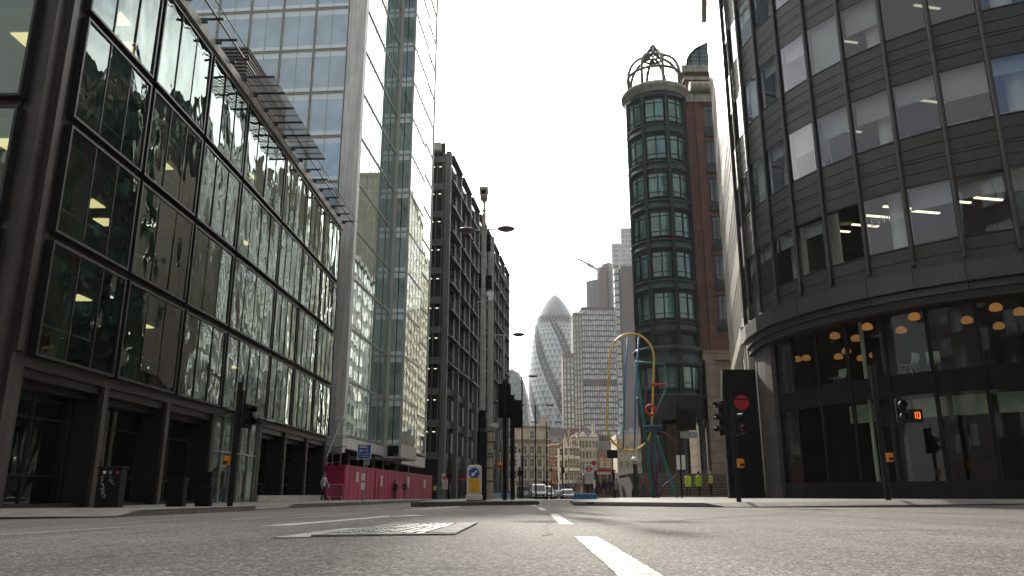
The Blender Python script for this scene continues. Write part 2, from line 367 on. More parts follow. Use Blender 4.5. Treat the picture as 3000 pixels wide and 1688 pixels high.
# corner strip, bottom band, horizontals
w = MB(); w.box(-.35, .35, -.1, 1.4, 3.4, TOPB+1); w.build('corner_strip', M['alu'], BT)
w = MB(); w.box(.35, 13.0, -.05, .8, 3.75, 4.6); w.box(20.05, 32.6, -.05, .8, 3.3, 4.4); w.box(32.4, 32.6, -.1, 1.3, 4.4, TOPB); w.box(-.2, .35, 1.4, 24, 3.75, 4.6)
w.box(13.0, 32.5, .8, 10, 3.5, 3.75); w.build('bottom_band', M['alu'], BT)
w = MB()
for z in ZB:
    w.box(.35, 13.0, -.07, .1, z-.09, z-.03); w.box(.35, 13.0, -.07, .1, z+.03, z+.09)
    w.box(20.1, 32.4, -.07, .1, z-.09, z+.09)
    w.box(-.22, -.08, 1.4, 25, z-.1, z-.03); w.box(-.22, -.08, 1.4, 25, z+.04, z+.1)
    w.box(12.9, 20.1, -1.6, -1.5, z-.09, z+.09); w.box(12.88, 13.0, -1.5, -.07, z-.07, z+.07)
for y in [1.5+3*k for k in range(9)]: w.box(-.22, -.08, y-.08, y-.03, 4.6, TOPB); w.box(-.22, -.08, y+.03, y+.08, 4.6, TOPB)
for s in (.4, 3.4, 6.5, 9.7): w.box(s-.05, s+.05, -.025, .1, 4.6, TOPB)
for s in (1.9, 4.95, 8.1, 11.3): w.box(s-.02, s+.02, -.012, .05, 4.6, TOPB)
w.box(12.75, 13.06, -.3, .2, 3.6, TOPB); w.box(12.86, 13.0, -1.62, -1.4, 3.6, TOPB)
w.build('mullions', M['alu2'], BT).name = 'mullion_grid'
def pane(s0, s1, z0, z1, name='window', split=1, mt=None, frit=(.55, .4), fm=None):
    """one storey-high curtain wall panel in local x (width) with pale fritted bands at head and sill"""
    m = MB(); wd = (s1-s0)/split
    for k in range(split):
        a, b = s0+k*wd+.02, s0+(k+1)*wd-.02
        m.quad((a,0,z0+frit[1]), (b,0,z0+frit[1]), (b,0,z1-frit[0]), (a,0,z1-frit[0]), 0)
        m.quad((a,0,z0), (b,0,z0), (b,0,z0+frit[1]), (a,0,z0+frit[1]), 1); m.quad((a,0,z1-frit[0]), (b,0,z1-frit[0]), (b,0,z1), (a,0,z1), 1)
    for k in range(1, split): m.box(s0+k*wd-.02, s0+k*wd+.02, -.03, .02, z0, z1, 2)
    return m.build(name, [mt or M['glassB'], fm or M['frit'], M['alu2']], BT)
# north face: local x runs to -y; rotate -90 deg so width runs away to the left
p = pane(-2.92, -.08, .1, 4.05, split=2)
pl_ = [((-.1, 1.5+3*k, ZB[j]), R(-90)) for j in range(4, 15) for k in range(8) if True]
array(p, [((-.1, 1.5+3*k, ZB[j]), R(-90)) for (j, k) in sorted([(j,k) for j in range(4,15) for k in range(7)], key=lambda q: -q[0]-0*q[1]) if k < 7][:77])
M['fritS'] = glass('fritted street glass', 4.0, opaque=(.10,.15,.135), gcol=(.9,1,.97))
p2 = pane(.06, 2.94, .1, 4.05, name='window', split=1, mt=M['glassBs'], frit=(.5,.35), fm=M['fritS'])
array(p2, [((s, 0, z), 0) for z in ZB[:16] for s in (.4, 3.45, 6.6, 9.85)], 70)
M['bayg'] = glass('pale green bay glass', 2.0, opaque=(.20,.26,.24), var=.35, gcol=(.9,.98,.95))
p3 = pane(.04, .72, .1, 4.05, name='bay_window', mt=M['bayg'], frit=(.5,.35), fm=M['frit'])
array(p3, [((12.93, -1.5+q, z), R(90)) for z in ZB[:16] for q in (.0, .72)], 40)
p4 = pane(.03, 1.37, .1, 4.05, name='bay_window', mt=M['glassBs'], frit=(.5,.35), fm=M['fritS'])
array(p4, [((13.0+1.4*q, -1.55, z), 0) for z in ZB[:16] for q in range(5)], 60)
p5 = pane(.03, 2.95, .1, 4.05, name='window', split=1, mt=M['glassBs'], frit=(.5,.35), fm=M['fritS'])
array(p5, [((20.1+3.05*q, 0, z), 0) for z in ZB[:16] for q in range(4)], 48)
w = MB(); w.box(12.9, 20.1, -1.5, 0, 3.55, 3.7); w.box(20.0, 20.1, -1.5, 0, 3.6, TOPB)
for q in range(6): w.box(12.98+1.4*q, 13.03+1.4*q, -1.575, -1.5, 3.6, TOPB)
w.box(12.9, 20.1, -1.58, -1.5, 3.65, 4.7); w.build('bay_frame', M['alu2'], BT)
w = MB()                                   # recessed ground storey: columns and dark glazing
w.box(.5, 32, 3.4, 3.6, -.6, 3.7)
w.build('shopfront', glass('dark shop glass', 1.8, opaque=(.012,.013,.013)), BT)
for k in range(6): MB().box(1+k*6, 1.7+k*6, 1.6, 2.3, -.6, 3.8).build('column', M['bronze'], BT)
w = MB(); w.box(-.35, .5, 1.6, 3.0, -.6, 3.75); w.build('pier', M['alu'], BT)

# ------------------------------------------------------------------ left: dark gridded office block
M['fin'] = mat('grey granite fin', (.15,.15,.15), .7, 0, .15, .8, streak=.25)
M['finlt'] = mat('grey spandrel', (.10,.105,.105), .6, 0, .15, 1, streak=.2)
M['shade'] = mat('brown sunshade', (.055,.045,.04), .5, .2, .15, 2)
M['glassC'] = glass('dark office glass', 2.3, opaque=(.02,.025,.027), wave=.2, wscale=(.6,.6,.4), wdist=.03, var=.3)
M['whitebar'] = mat('white blind edge', (.5,.52,.53), .6, 0, .1, 2)
X0C = -8.85
CB = thing('office_block', 'dark grey office block with tall stone fins and brown sunshades on every storey', 'building', (X0C, 100.0, 0), math.atan2(1, .125))
BAYC = 7.9; NC = 8; STC = 3.9; HC = 46.6
w = MB(); w.box(.3, BAYC*NC+2, .45, 18, -1, HC); w.build('core', M['dark'], CB)
f = MB(); f.box(-.36, .36, -.42, .3, -1, HC); f.box(-.2, .2, .3, .42, -1, HC-1)
for k in range(4): f.box(-.38, .38, -.44, .29, 12.3+k*8, 12.36+k*8)
fin = f.build('fin', M['fin'], CB)
array(fin, [((BAYC*i, 0, 0), 0) for i in range(NC+1)])
def cwin(h, shade):
    m = MB(); m.box(.42, BAYC-.42, .22, .4, 0, .9, 0)                         # spandrel
    for q in range(3): m.box(.42, BAYC-.42, .17, .22, .15+q*.27, .2+q*.27, 1)
    win = m.build('window', [M['finlt'], M['fin'], M['whitebar']], CB)
    g = MB().quad((.42,.36,.9), (BAYC-.42,.36,.9), (BAYC-.42,.36,h), (.42,.36,h)); g.build('pane', M['glassC'], win)
    fr = MB()
    for q in range(1, 5): fr.box(.42+q*1.41, .48+q*1.41, .29, .35, .9, h, 0)
    for q in (5.9, 6.2, 6.5, 6.8): fr.box(q, q+.06, .02, .12, 1.0, h-.25, 1)
    fr.box(.42, BAYC-.42, .28, .35, h*.55, h*.55+.05, 0)
    fr.build('frame', [M['finlt'], M['whitebar']], win)
    if shade:
        s = MB(); s.box(.44, BAYC-.44, -.75, .2, h-.2, h-.12)
        for q in range(5): s.box(.44, BAYC-.44, -.75+q*.2, -.69+q*.2, h-.34, h-.2)
        s.build('sunshade', M['shade'], win)
    return win
cw = cwin(STC, True); array(cw, [((BAYC*i, 0, 13.2+STC*.94*k), 0) for k in range(9) for i in range(NC)], 96)
cw2 = cwin(3.9, False); array(cw2, [((BAYC*i, 0, 4.6+4.3*k), 0) for k in range(2) for i in range(NC)], 96)
w = MB()                                       # north end, seen as a narrow dark glass strip beside the tower
for k in range(11): w.box(-.2, .28, .5, 12, 4.6+4.05*k, 5.5+4.05*k, 0)
w.box(.0, .2, .5, 12, -1, HC+1.5, 1)
for q in (.62, 1.5, 3.2, 4.6, 6): w.box(-.15, .0, q, q+.12, 4.6, HC, 0)
w.build('end_wall', [M['fin'], mat('dark end glazing', (.02,.022,.024), .4, spec=.3)], CB)
for k in range(11):
    for q in (.95, 1.9): MB().box(-.06, -.01, q, q+.35, 8.0+4.05*k, 8.07+4.05*k).build('strip_light', M['lampc'], CB)
w = MB(); w.box(-1, 2.0, 1, 10, HC, HC+1.2); w.box(.5, BAYC*NC+1, -.1, 0, HC+.2, HC+.3); w.build('parapet', M['stonepale'], CB)
w = MB(); 
for i in range(NC): w.box(BAYC*i+.5, BAYC*i+7.4, .2, .4, 3.6, 4.6)
w.box(.3, BAYC*NC, 2.2, 2.4, -1, 3.6); w.build('shopfront', M['dark'], CB)
for k, s in enumerate((2, 10, 18, 34, 50)): MB().box(s, s+.5, .2, .9, 3.2, 3.6).build('soffit_light', emis('white soffit light %d' % k, (1,.95,.85), 1.2), CB)
# ------------------------------------------------------------------ ground: road, pavements, kerbs, island
def asphalt():
    m, t, o = base_mat('worn asphalt'); l = t.links.new
    b = nn(t, 'ShaderNodeBsdfPrincipled'); l(b.outputs[0], o.inputs[0]); b.inputs['Roughness'].default_value = .8; b.inputs['Specular IOR Level'].default_value = .35
    g = nn(t, 'ShaderNodeNewGeometry'); P = g.outputs['Position']
    v = nn(t, 'ShaderNodeTexVoronoi'); v.inputs['Scale'].default_value = 75; l(P, v.inputs['Vector'])
    v2 = nn(t, 'ShaderNodeTexVoronoi'); v2.inputs['Scale'].default_value = 38; l(P, v2.inputs['Vector'])
    n = nn(t, 'ShaderNodeTexNoise'); n.inputs['Scale'].default_value = .35; n.inputs['Detail'].default_value = 6; l(P, n.inputs['Vector'])
    mp = nn(t, 'ShaderNodeMapping'); mp.inputs['Scale'].default_value = (1.4, .08, 1); l(P, mp.inputs['Vector'])
    n2 = nn(t, 'ShaderNodeTexNoise'); n2.inputs['Scale'].default_value = 1; n2.inputs['Detail'].default_value = 4; l(mp.outputs[0], n2.inputs['Vector'])
    hs0 = nn(t, 'ShaderNodeMix', data_type='RGBA'); hs0.inputs['Factor'].default_value = .32; l(v.outputs['Color'], hs0.inputs[6]); l(v2.outputs['Color'], hs0.inputs[7])
    hs = nn(t, 'ShaderNodeSeparateColor'); l(hs0.outputs[2], hs.inputs[0])
    r = nn(t, 'ShaderNodeValToRGB'); l(hs.outputs[0], r.inputs[0])
    r.color_ramp.elements[0].position = .2; r.color_ramp.elements[0].color = (.034,.028,.025,1)
    r.color_ramp.elements[1].position = .86; r.color_ramp.elements[1].color = (.225,.205,.178,1)
    e = r.color_ramp.elements.new(.5); e.color = (.076,.069,.062,1); e2 = r.color_ramp.elements.new(.68); e2.color = (.122,.111,.097,1)
    a = nn(t, 'ShaderNodeMapRange'); a.inputs['From Min'].default_value = .3; a.inputs['From Max'].default_value = .7; a.inputs['To Min'].default_value = .88; a.inputs['To Max'].default_value = 1.45; l(n.outputs['Fac'], a.inputs['Value'])
    a2 = nn(t, 'ShaderNodeMapRange'); a2.inputs['From Min'].default_value = .35; a2.inputs['From Max'].default_value = .65; a2.inputs['To Min'].default_value = .82; a2.inputs['To Max'].default_value = 1.15; l(n2.outputs['Fac'], a2.inputs['Value'])
    mu0 = nn(t, 'ShaderNodeMath', operation='MULTIPLY'); l(a.outputs[0], mu0.inputs[0]); l(a2.outputs[0], mu0.inputs[1])
    st = nn(t, 'ShaderNodeTexNoise'); st.inputs['Scale'].default_value = 1.7; st.inputs['Detail'].default_value = 3; l(P, st.inputs['Vector'])
    sr = nn(t, 'ShaderNodeMapRange', interpolation_type='SMOOTHSTEP'); sr.inputs['From Min'].default_value = .60; sr.inputs['From Max'].default_value = .72; sr.inputs['To Min'].default_value = 1; sr.inputs['To Max'].default_value = .62; l(st.outputs['Fac'], sr.inputs['Value'])
    mu = nn(t, 'ShaderNodeMath', operation='MULTIPLY'); l(mu0.outputs[0], mu.inputs[0]); l(sr.outputs[0], mu.inputs[1])
    s = nn(t, 'ShaderNodeVectorMath', operation='SCALE'); l(r.outputs[0], s.inputs[0]); l(mu.outputs[0], s.inputs['Scale']); l(s.outputs[0], b.inputs['Base Color'])
    ad = nn(t, 'ShaderNodeMath', operation='ADD'); l(v.outputs['Distance'], ad.inputs[0]); l(v2.outputs['Distance'], ad.inputs[1])
    bp = nn(t, 'ShaderNodeBump', invert=True); bp.inputs['Strength'].default_value = .7; bp.inputs['Distance'].default_value = .007; l(ad.outputs[0], bp.inputs['Height']); l(bp.outputs[0], b.inputs['Normal'])
    return m
M['asphalt'] = asphalt()
M['paving'] = grid_mat('paving slabs', (.155,.142,.125), (.07,.065,.06), .9, .6, .75, .012, .1)
def ground_mat():
    m = M['paving']; t = m.node_tree      # coursing on the ground runs over x and y, not z
    for n_ in t.nodes:
        if n_.type == 'COMBXYZ':
            for lk in list(n_.inputs[0].links)+list(n_.inputs[1].links): t.links.remove(lk)
            sp = [q for q in t.nodes if q.type == 'SEPXYZ'][0]
            t.links.new(sp.outputs[1], n_.inputs[0]); t.links.new(sp.outputs[0], n_.inputs[1])
ground_mat()
M['kerb'] = grid_mat('granite kerb', (.17,.16,.145), (.05,.05,.05), 1.1, 5, .8, .012, .12)
def structure(name, mb, mt, label):
    o = mb.build(name, mt); tag(o, label, name.replace('_', ' '), kind='structure'); return o
xs = [-900,-300,-120,-60,-30,-24,-18,-14,-11,-9,-7.5,-6,-4.5,-3,-2,-1,0,1,2,3,4,5,6,8,10,12,16,22,30,60,120,300,900]
ys = [-300,-60,-20,-5,0,2,3,4,5,6,7,8,9,10,12,14,17,20,24,28,33,40,50,60,75,90,110,140,180,240,320,450,700,1200,2500]
mb = MB(); mb.add([(x,y,gz(x,y)) for y in ys for x in xs], [(j*len(xs)+i, j*len(xs)+i+1, (j+1)*len(xs)+i+1, (j+1)*len(xs)+i) for j in range(len(ys)-1) for i in range(len(xs)-1)], 0, True)
ROAD = structure('road', mb, M['asphalt'], 'grey worn asphalt road spreading across the whole junction')
def lerp_tab(tab, y):
    if y <= tab[0][0]: return tab[0][1]
    for (a, b), (c, d) in zip(tab, tab[1:]):
        if y <= c: return b+(d-b)*(y-a)/(c-a)
    return tab[-1][1]
LK = [(17,-8.35),(18,-8.2),(20,-7.9),(23.5,-7.5),(24.4,-7.9),(28.6,-7.8),(35,-6.8),(48.6,-5.9),(78,-3.4),(110,-.4),(160,3.0),(260,9)]
LZ = [(17,.02),(17.8,.13),(23.5,.13),(24.4,.03),(27.8,.03),(28.8,.13),(400,.13)]
RK = [(22.8,6.1),(23.3,5.6),(27,2.2),(27.3,2.1),(40,2.9),(60,4.6),(75,6.0),(110,9.6),(170,15),(260,24)]
RZ = [(22.8,.012),(23.3,.12),(400,.13)]
def pave(tab, ztab, far, cross, sgn):
    Y = sorted(set([t[0] for t in tab]+[t[0] for t in ztab if t[0] < 260]+[20,22.8,26,31,44,54,66,90,130,200])); Y = [y for y in Y if y >= tab[0][0]]
    mb = MB(); n = 9; vs = []
    for y in Y:
        k = lerp_tab(tab, y)
        for i in range(n):
            x = k + (far-k)*(i/(n-1))**1.6; vs.append((x, y, gz(k, y)+lerp_tab(ztab, y)+cross*min(abs(x-k), 9)))
    mb.add(vs, [(j*n+i, j*n+i+1, (j+1)*n+i+1, (j+1)*n+i) for j in range(len(Y)-1) for i in range(n-1)])
    kb = MB(); pts = []
    for y in Y: k = lerp_tab(tab, y); pts.append((k, y, gz(k, y), lerp_tab(ztab, y)))
    for (x0,y0,z0,h0),(x1,y1,z1,h1) in zip(pts, pts[1:]):
        w = .16*sgn
        kb.add([(x0-w*.1,y0,z0-.2),(x1-w*.1,y1,z1-.2),(x1-w*.1,y1,z1+h1+.004),(x0-w*.1,y0,z0+h0+.004),(x0+w,y0,z0+h0+.004),(x1+w,y1,z1+h1+.004)], [(0,1,2,3),(3,2,5,4)])
    return mb, kb
for tab, zt, far, cr, sg, lb in ((LK,LZ,-70,-.008,-1,'left'), (RK,RZ,80,.012,1,'right')):
    a, b = pave(tab, zt, far, cr, sg)
    structure('pavement', a, M['paving'], 'pale paved footway along the %s' % ('dark bronze office building and the red hoarding' if sg < 0 else 'round dark building and the painted tube sculpture'))
    structure('kerb', b, M['kerb'], 'granite kerb edging the footway by the %s' % ('dark bronze office building' if sg < 0 else 'round dark building'))
def pz(x, y):
    tab, zt, cr = (LK, LZ, -.008) if x < 0 else (RK, RZ, .012)
    k = lerp_tab(tab, y); return gz(k, y)+lerp_tab(zt, y)+cr*min(abs(x-k), 9)
# edge strip where the right footway meets the side road
mb = MB()
for i in range(20): x0 = 6.1+i*2; mb.add([(x0,22.7,gz(x0,22.7)-.05),(x0+2,22.7,gz(x0+2,22.7)-.05),(x0+2,22.9,pz(x0+2,22.9)+.004),(x0,22.9,pz(x0,22.9)+.004)], [(0,1,2,3)])
structure('kerb', mb, M['kerb'], 'flush stone edge where the right footway meets the side road')
mb = MB(); isl = [(-3.3,26.2),(-2.9,25.7),(.4,28.6),(1.0,29.4),(1.3,44),(.9,45),(-2.2,45),(-2.7,44)]
cx = sum(p[0] for p in isl)/8; cy = sum(p[1] for p in isl)/8
mb.prism(isl, -.3, .10); IZ = .115
mb.prism([(cx+(p[0]-cx)*.95, cy+(p[1]-cy)*.95) for p in isl], .1, IZ, 1)
structure('traffic_island', mb, [mat('dark granite kerb', (.075,.07,.065), .8, 0, .2, 2), M['paving']], 'kerbed traffic island carrying the white and yellow bollard')
# painted markings, 4 mm above the road
def paint_mat():
    m, t, o = base_mat('worn road paint'); l = t.links.new
    b = nn(t, 'ShaderNodeBsdfPrincipled'); b.inputs['Roughness'].default_value = .7
    g = nn(t, 'ShaderNodeNewGeometry'); n = nn(t, 'ShaderNodeTexNoise'); n.inputs['Scale'].default_value = 9; n.inputs['Detail'].default_value = 8; l(g.outputs['Position'], n.inputs['Vector'])
    r = nn(t, 'ShaderNodeValToRGB'); l(n.outputs['Fac'], r.inputs[0]); r.color_ramp.elements[0].position = .33; r.color_ramp.elements[0].color = (.18,.17,.15,1); r.color_ramp.elements[1].position = .5; r.color_ramp.elements[1].color = (.43,.41,.37,1)
    l(r.outputs[0], b.inputs['Base Color'])
    n2 = nn(t, 'ShaderNodeTexNoise'); n2.inputs['Scale'].default_value = 60; n2.inputs['Detail'].default_value = 4; l(g.outputs['Position'], n2.inputs['Vector'])
    bp = nn(t, 'ShaderNodeBump'); bp.inputs['Strength'].default_value = .5; bp.inputs['Distance'].default_value = .01; l(n2.outputs['Fac'], bp.inputs['Height']); l(bp.outputs[0], b.inputs['Normal'])
    cr = nn(t, 'ShaderNodeTexNoise'); cr.inputs['Scale'].default_value = 26; cr.inputs['Detail'].default_value = 5; l(g.outputs['Position'], cr.inputs['Vector'])
    cm = nn(t, 'ShaderNodeMath', operation='GREATER_THAN'); cm.inputs[1].default_value = .30; l(cr.outputs['Fac'], cm.inputs[0])
    tr = nn(t, 'ShaderNodeBsdfTransparent'); ms = nn(t, 'ShaderNodeMixShader'); l(cm.outputs[0], ms.inputs[0]); l(tr.outputs[0], ms.inputs[1]); l(b.outputs[0], ms.inputs[2]); l(ms.outputs[0], o.inputs[0])
    return m
M['paint'] = paint_mat()
def marking(pts, name='road_marking', jag=.006):
    P = []; k = len(pts)
    for (x0,y0),(x1,y1) in zip(pts, pts[1:]+pts[:1]):
        n = max(1, int(math.hypot(x1-x0, y1-y0)/.08)) if jag else max(1, int(math.hypot(x1-x0, y1-y0)/.8))
        for i in range(n): P.append((x0+(x1-x0)*i/n+rnd.uniform(-jag,jag), y0+(y1-y0)*i/n+rnd.uniform(-jag,jag)))
    mb = MB(); mb.add([(x,y,gz(x,y)+.005) for x, y in P], [tuple(range(len(P)))]); return mb.build(name, M['paint'], ROAD)
marking([(.53,6.92),(.72,6.80),(.655,3.0),(.455,3.0)])
marking([(.69,14.8),(.83,14.8),(.73,9.57),(.56,9.57)])
marking([(.70,22.4),(.83,22.4),(.80,18.2),(.66,18.2)])
marking([(.68,27.5),(.8,27.5),(.79,25.2),(.67,25.2)], jag=0)
marking([(2.0,90),(2.3,90),(1.9,52),(1.65,52)], jag=0)
marking([(-5.41,8.43),(-4.74,11.3),(-4.68,11.3),(-5.32,8.38)], jag=0)
marking([(-4.62,13.2),(-3.93,17.8),(-3.87,17.8),(-4.54,13.2)], jag=0)
marking([(-3.75,13.0),(-2.5,20.2),(-2.45,20.2),(-3.69,13.0)], jag=0)
marking([(-3.06,9.76),(-2.68,9.82),(-2.0,13.2),(-2.14,13.9),(-2.62,11.4)], jag=0)
marking([(-2.1,12.9),(-1.45,13.7),(-1.75,14.3)], jag=0)
marking([(-2.75,20.0),(-2.2,20.3),(-1.45,24.2),(-1.7,24.6),(-2.2,22)], jag=0)
marking([(6.0,20.5),(10.6,20.9),(10.6,21.0),(6.0,20.6)], jag=0)
def seam(pts, w0, m_):
    mb = MB(); P = [Vector((x,y,0)) for x, y in pts]; top = []; bot = []
    for i, p in enumerate(P):
        d = (P[min(i+1,len(P)-1)]-P[max(i-1,0)]).normalized(); n_ = Vector((-d.y,d.x,0)); w_ = w0*rnd.uniform(.5,1.2)
        for lst, s_ in ((top,1),(bot,-1)): v = p+n_*w_*s_; lst.append((v.x,v.y,gz(v.x,v.y)+.004))
    k = len(P); mb.add(top+bot, [(i,i+1,k+i+1,k+i) for i in range(k-1)]); return mb.build('tar_seam', m_, ROAD)
def wob(a, b, n, amp): return [(a[0]+(b[0]-a[0])*i/n+rnd.uniform(-amp,amp), a[1]+(b[1]-a[1])*i/n+rnd.uniform(-amp,amp)) for i in range(n+1)]
M['tar'] = mat('dark tar', (.034,.033,.032), .75, 0, .35, 14, bump=.4, bscale=90, spec=.25)
seam(wob((1.1,9.5),(8.5,19.5),26,.05), .018, M['tar']); seam(wob((-7.2,11),(-.6,13.6),20,.05), .015, M['tar'])
seam(wob((.45,10.1),(.30,7.0),9,.04), .02, M['tar']); seam(wob((3.5,8),(9,8.9),18,.05), .014, M['tar'])
mc = MB(); q = [(-1.72,6.95),(-1.42,9.75),(-.42,9.75),(-.50,7.15)]
def qp(u, v): 
    a = Vector(q[0]).lerp(Vector(q[3]), u); b = Vector(q[1]).lerp(Vector(q[2]), u); p = a.lerp(b, v); return p.x, p.y
def qbox(u0,u1,v0,v1,h,m=0):
    c = [qp(u0,v0),qp(u1,v0),qp(u1,v1),qp(u0,v1)]; z = gz(*c[0])
    mc.add([(x,y,z+.003) for x,y in c]+[(x,y,z+h) for x,y in c], [(4,5,6,7),(0,1,5,4),(1,2,6,5),(2,3,7,6),(3,0,4,7)], m)
qbox(-.22,0,-.04,.6,.010,1); qbox(0,1,0,.05,.02,1); qbox(0,1,.95,1,.02,1); qbox(0,.04,.05,.95,.02,1); qbox(.78,1,.05,.95,.02,1)
for i in range(9):
    for j in range(16): qbox(.06+i*.079+rnd.uniform(0,.006), .06+i*.079+.056, .06+j*.055, .06+j*.055+.038, .014+rnd.uniform(0,.006), 0)
qbox(.045,.775,.052,.948,.006,2)
o = mc.build('utility_cover', [mat('worn iron tread', (.30,.30,.28), .42, .3, .4, 6), mat('concrete surround', (.26,.255,.235), .85, 0, .35, 5), mat('iron gaps', (.03,.03,.03), .8)])
tag(o, 'worn metal utility cover with a tread pattern set in the asphalt', 'utility cover')
# ------------------------------------------------------------------ right: round dark building
M['dpanel'] = mat('dark grey metal panel', (.042,.043,.039), .5, .25, .14, 1.3, streak=.15)
M['dmull'] = mat('grey tube mullion', (.06,.06,.057), .4, .4, .15, 3)
M['glassD'] = glass('clear office glass', 1.95, (.8,.84,.82), wave=.22, wscale=(.8,.8,.5), wdist=.03, gcol=(.93,.93,1))
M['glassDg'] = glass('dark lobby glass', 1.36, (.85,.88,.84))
M['blind'] = mat('roller blind', (.34,.36,.35), .85, 0, .06, 2)
M['pillar'] = mat('white pillar', (.62,.64,.58), .7, 0, .06, 1)
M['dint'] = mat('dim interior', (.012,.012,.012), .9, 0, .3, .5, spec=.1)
DC = (22.55, 34.39); RD = 11.4; DPH = 8.1
D = thing('round_building', 'round dark grey building with bands of large windows above a double-height glass ground floor', 'building', (DC[0], DC[1], 0))
ph = lambda k: 180 + 3.4 + DPH*k                      # polar angle of mullion k
K0, K1 = -2, 11; ROWZ = [8.92 + 4.13*j for j in range(7)]; WH = 2.22
for j in range(-1, 7):                 # one ring of cladding per storey
    w = MB(); t = ROWZ[j]+WH if j >= 0 else 0
    bands = [(8.0, 8.42), (8.45, 8.90)] if j < 0 else [(t+.02,t+.45),(t+.48,t+.86),(t+.89,t+.99),(t+1.02,t+1.42),(t+1.45,t+1.89)]
    for k in range(K0, K1):
        a0, a1 = ph(k), ph(k+1)
        for z0, z1 in bands: w.arcbox(RD-.3, RD, a0, a1, z0, z1, 1)
        w.arcbox(RD-.4, RD-.03, a0, a1, bands[0][0]+.01, bands[-1][1]-.01, 1)
    w.build('spandrel', M['dpanel'], D)
f = MB()
for k in range(K0, K1):
    f.arcbox(RD-.6, RD+.32, ph(k)+.06, ph(k+1)-.06, 7.32, 7.97, 1); f.arcbox(RD-.6, RD+.12, ph(k)+.06, ph(k+1)-.06, 7.05, 7.30, 1)
    f.arcbox(RD-.7, RD+.28, ph(k), ph(k+1), 7.34, 7.95, 1, 1)
    f.arcbox(RD-.9, RD+.05, ph(k), ph(k+1), 6.75, 7.05, 1, 1)
f.build('fascia', [mat('fascia panel', (.06,.062,.058), .42, .3, .1, 1, streak=.12), M['dark']], D)
for k in range(K0, K1+1):
    a = R(ph(k)); x, y = (RD+.07)*math.cos(a), (RD+.07)*math.sin(a)
    m = MB(); m.tube((0,0,8.2), (0,0,38), .07, n=10)
    for z in ROWZ: m.tube((0,0,z+WH+.92), (0,0,z+WH+.96), .082, n=10)
    m.box(-.03, .03, -.03, .03, 8.2, 38)
    m.build('mullion', M['dmull'], D, (x, y, 0))
CW = 2*RD*math.sin(R(DPH/2)); RM = RD*math.cos(R(DPH/2))
fr = MB()
for x0, x1, z0, z1 in ((-CW/2+.04,CW/2-.04,0,.05),(-CW/2+.04,CW/2-.04,WH-.04,WH),(-CW/2+.04,-CW/2+.1,.05,WH-.04),(CW/2-.1,CW/2-.04,.05,WH-.04)): fr.box(x0, x1, -.02, .1, z0, z1)
win = fr.build('window', M['bronze2'], D)
MB().quad((-CW/2+.06,.0,.04),(CW/2-.06,.0,.04),(CW/2-.06,.0,WH-.03),(-CW/2+.06,.0,WH-.03)).build('pane', M['glassD'], win)
dw = list(win.children); first = True
for j in range(6):
    for k in range(K0, K1):
        a = R(ph(k+.5)); loc = (RM*math.cos(a), RM*math.sin(a), ROWZ[j]); rz = a+math.pi/2
        if first: win.location = loc; win.rotation_euler = (0,0,rz); o = win; first = False
        else: o = dup(win, D, loc, rz, ch=dw)
        if j == 0 and k in (3,4): continue
        h = rnd.choice([.55,.75,.95,1.1,0,2.0]) if j else rnd.choice([.6,.75,.8])
        if h: MB().box(-CW/2+.1, CW/2-.1, .30, .31, WH-h, WH-.02).build('blind', M['blind'], o)
for j in range(7):
    z = ROWZ[j]+WH+.25 if j else 7.9
    m = MB(); m.arcbox(3, RD-.45, ph(K0), ph(K1), z if j else 7.6, ROWZ[j]-.15 if j == 0 else z+1.2, 26); m.build('floor_slab', M['intwall'], D)
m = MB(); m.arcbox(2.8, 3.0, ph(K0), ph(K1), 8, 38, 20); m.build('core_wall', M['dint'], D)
for k, rr in ((4.6, RD-1.0), (7.55, RD-1.0), (9.3, RD-1.3), (2.2, RD-1.6), (.9, RD-1.3)):
    a = R(ph(k)); m = MB(); m.lathe([(.34,0),(.34,29)], 18, 0, ((rr)*math.cos(a), rr*math.sin(a), 8.2)); m.build('pillar', M['pillar'], D)
for k, rr in ((3.4,RD-2.5),(4.2,RD-2.2),(4.6,RD-3.6),(5.3,RD-1.9),(5.7,RD-3.2),(6.3,RD-2.1),(6.6,RD-3.6),(2.6,RD-3),(1.8,RD-2.4)):
    a = ph(k); x, y = rr*math.cos(R(a)), rr*math.sin(R(a))
    m = MB(); m.box(-.62, .62, -.06, .06, 0, .05); o = m.build('strip_light', M['lampc'], D, (x, y, ROWZ[0]+WH+.14)); o.rotation_euler = (0,0,R(12))
for j in (1, 2):
    for k, rr in ((2.5,RD-2.4),(5.2,RD-2.6)):
        a = ph(k+.3*j); m = MB(); m.box(-.6, .6, -.05, .05, 0, .05); o = m.build('strip_light', M['lampdim'], D, (rr*math.cos(R(a)), rr*math.sin(R(a)), ROWZ[j]+WH+.14)); o.rotation_euler = (0,0,R(12))
    for k in (2.4, 4.6, 6.2, 7.4):
        a = R(ph(k)); rr = RD-1.5; b = MB(); b.box(-.7, .7, -.35, .35, .70, .74); b.box(-.3, .25, -.1, -.06, .8, 1.15, 1); b.box(-.03,.03,-.08,-.02,.74,.85,1)
        for sx in (-.65, .6): b.box(sx, sx+.05, -.3, .3, 0, .7)
        o = b.build('desk', [mat('pale desk', (.4,.38,.34), .6), M['blackm']], D, (rr*math.cos(a), rr*math.sin(a), ROWZ[j]-.15)); o.rotation_euler = (0,0,a+math.pi/2)
a = ph(4.55); sg = text('EWORK', .42, mat('etched letters', (.55,.58,.62), .5), D, ((RD-.32)*math.cos(R(a)), (RD-.32)*math.sin(R(a)), ROWZ[0]+1.35), (R(90), 0, R(a+90)), 'window_lettering')
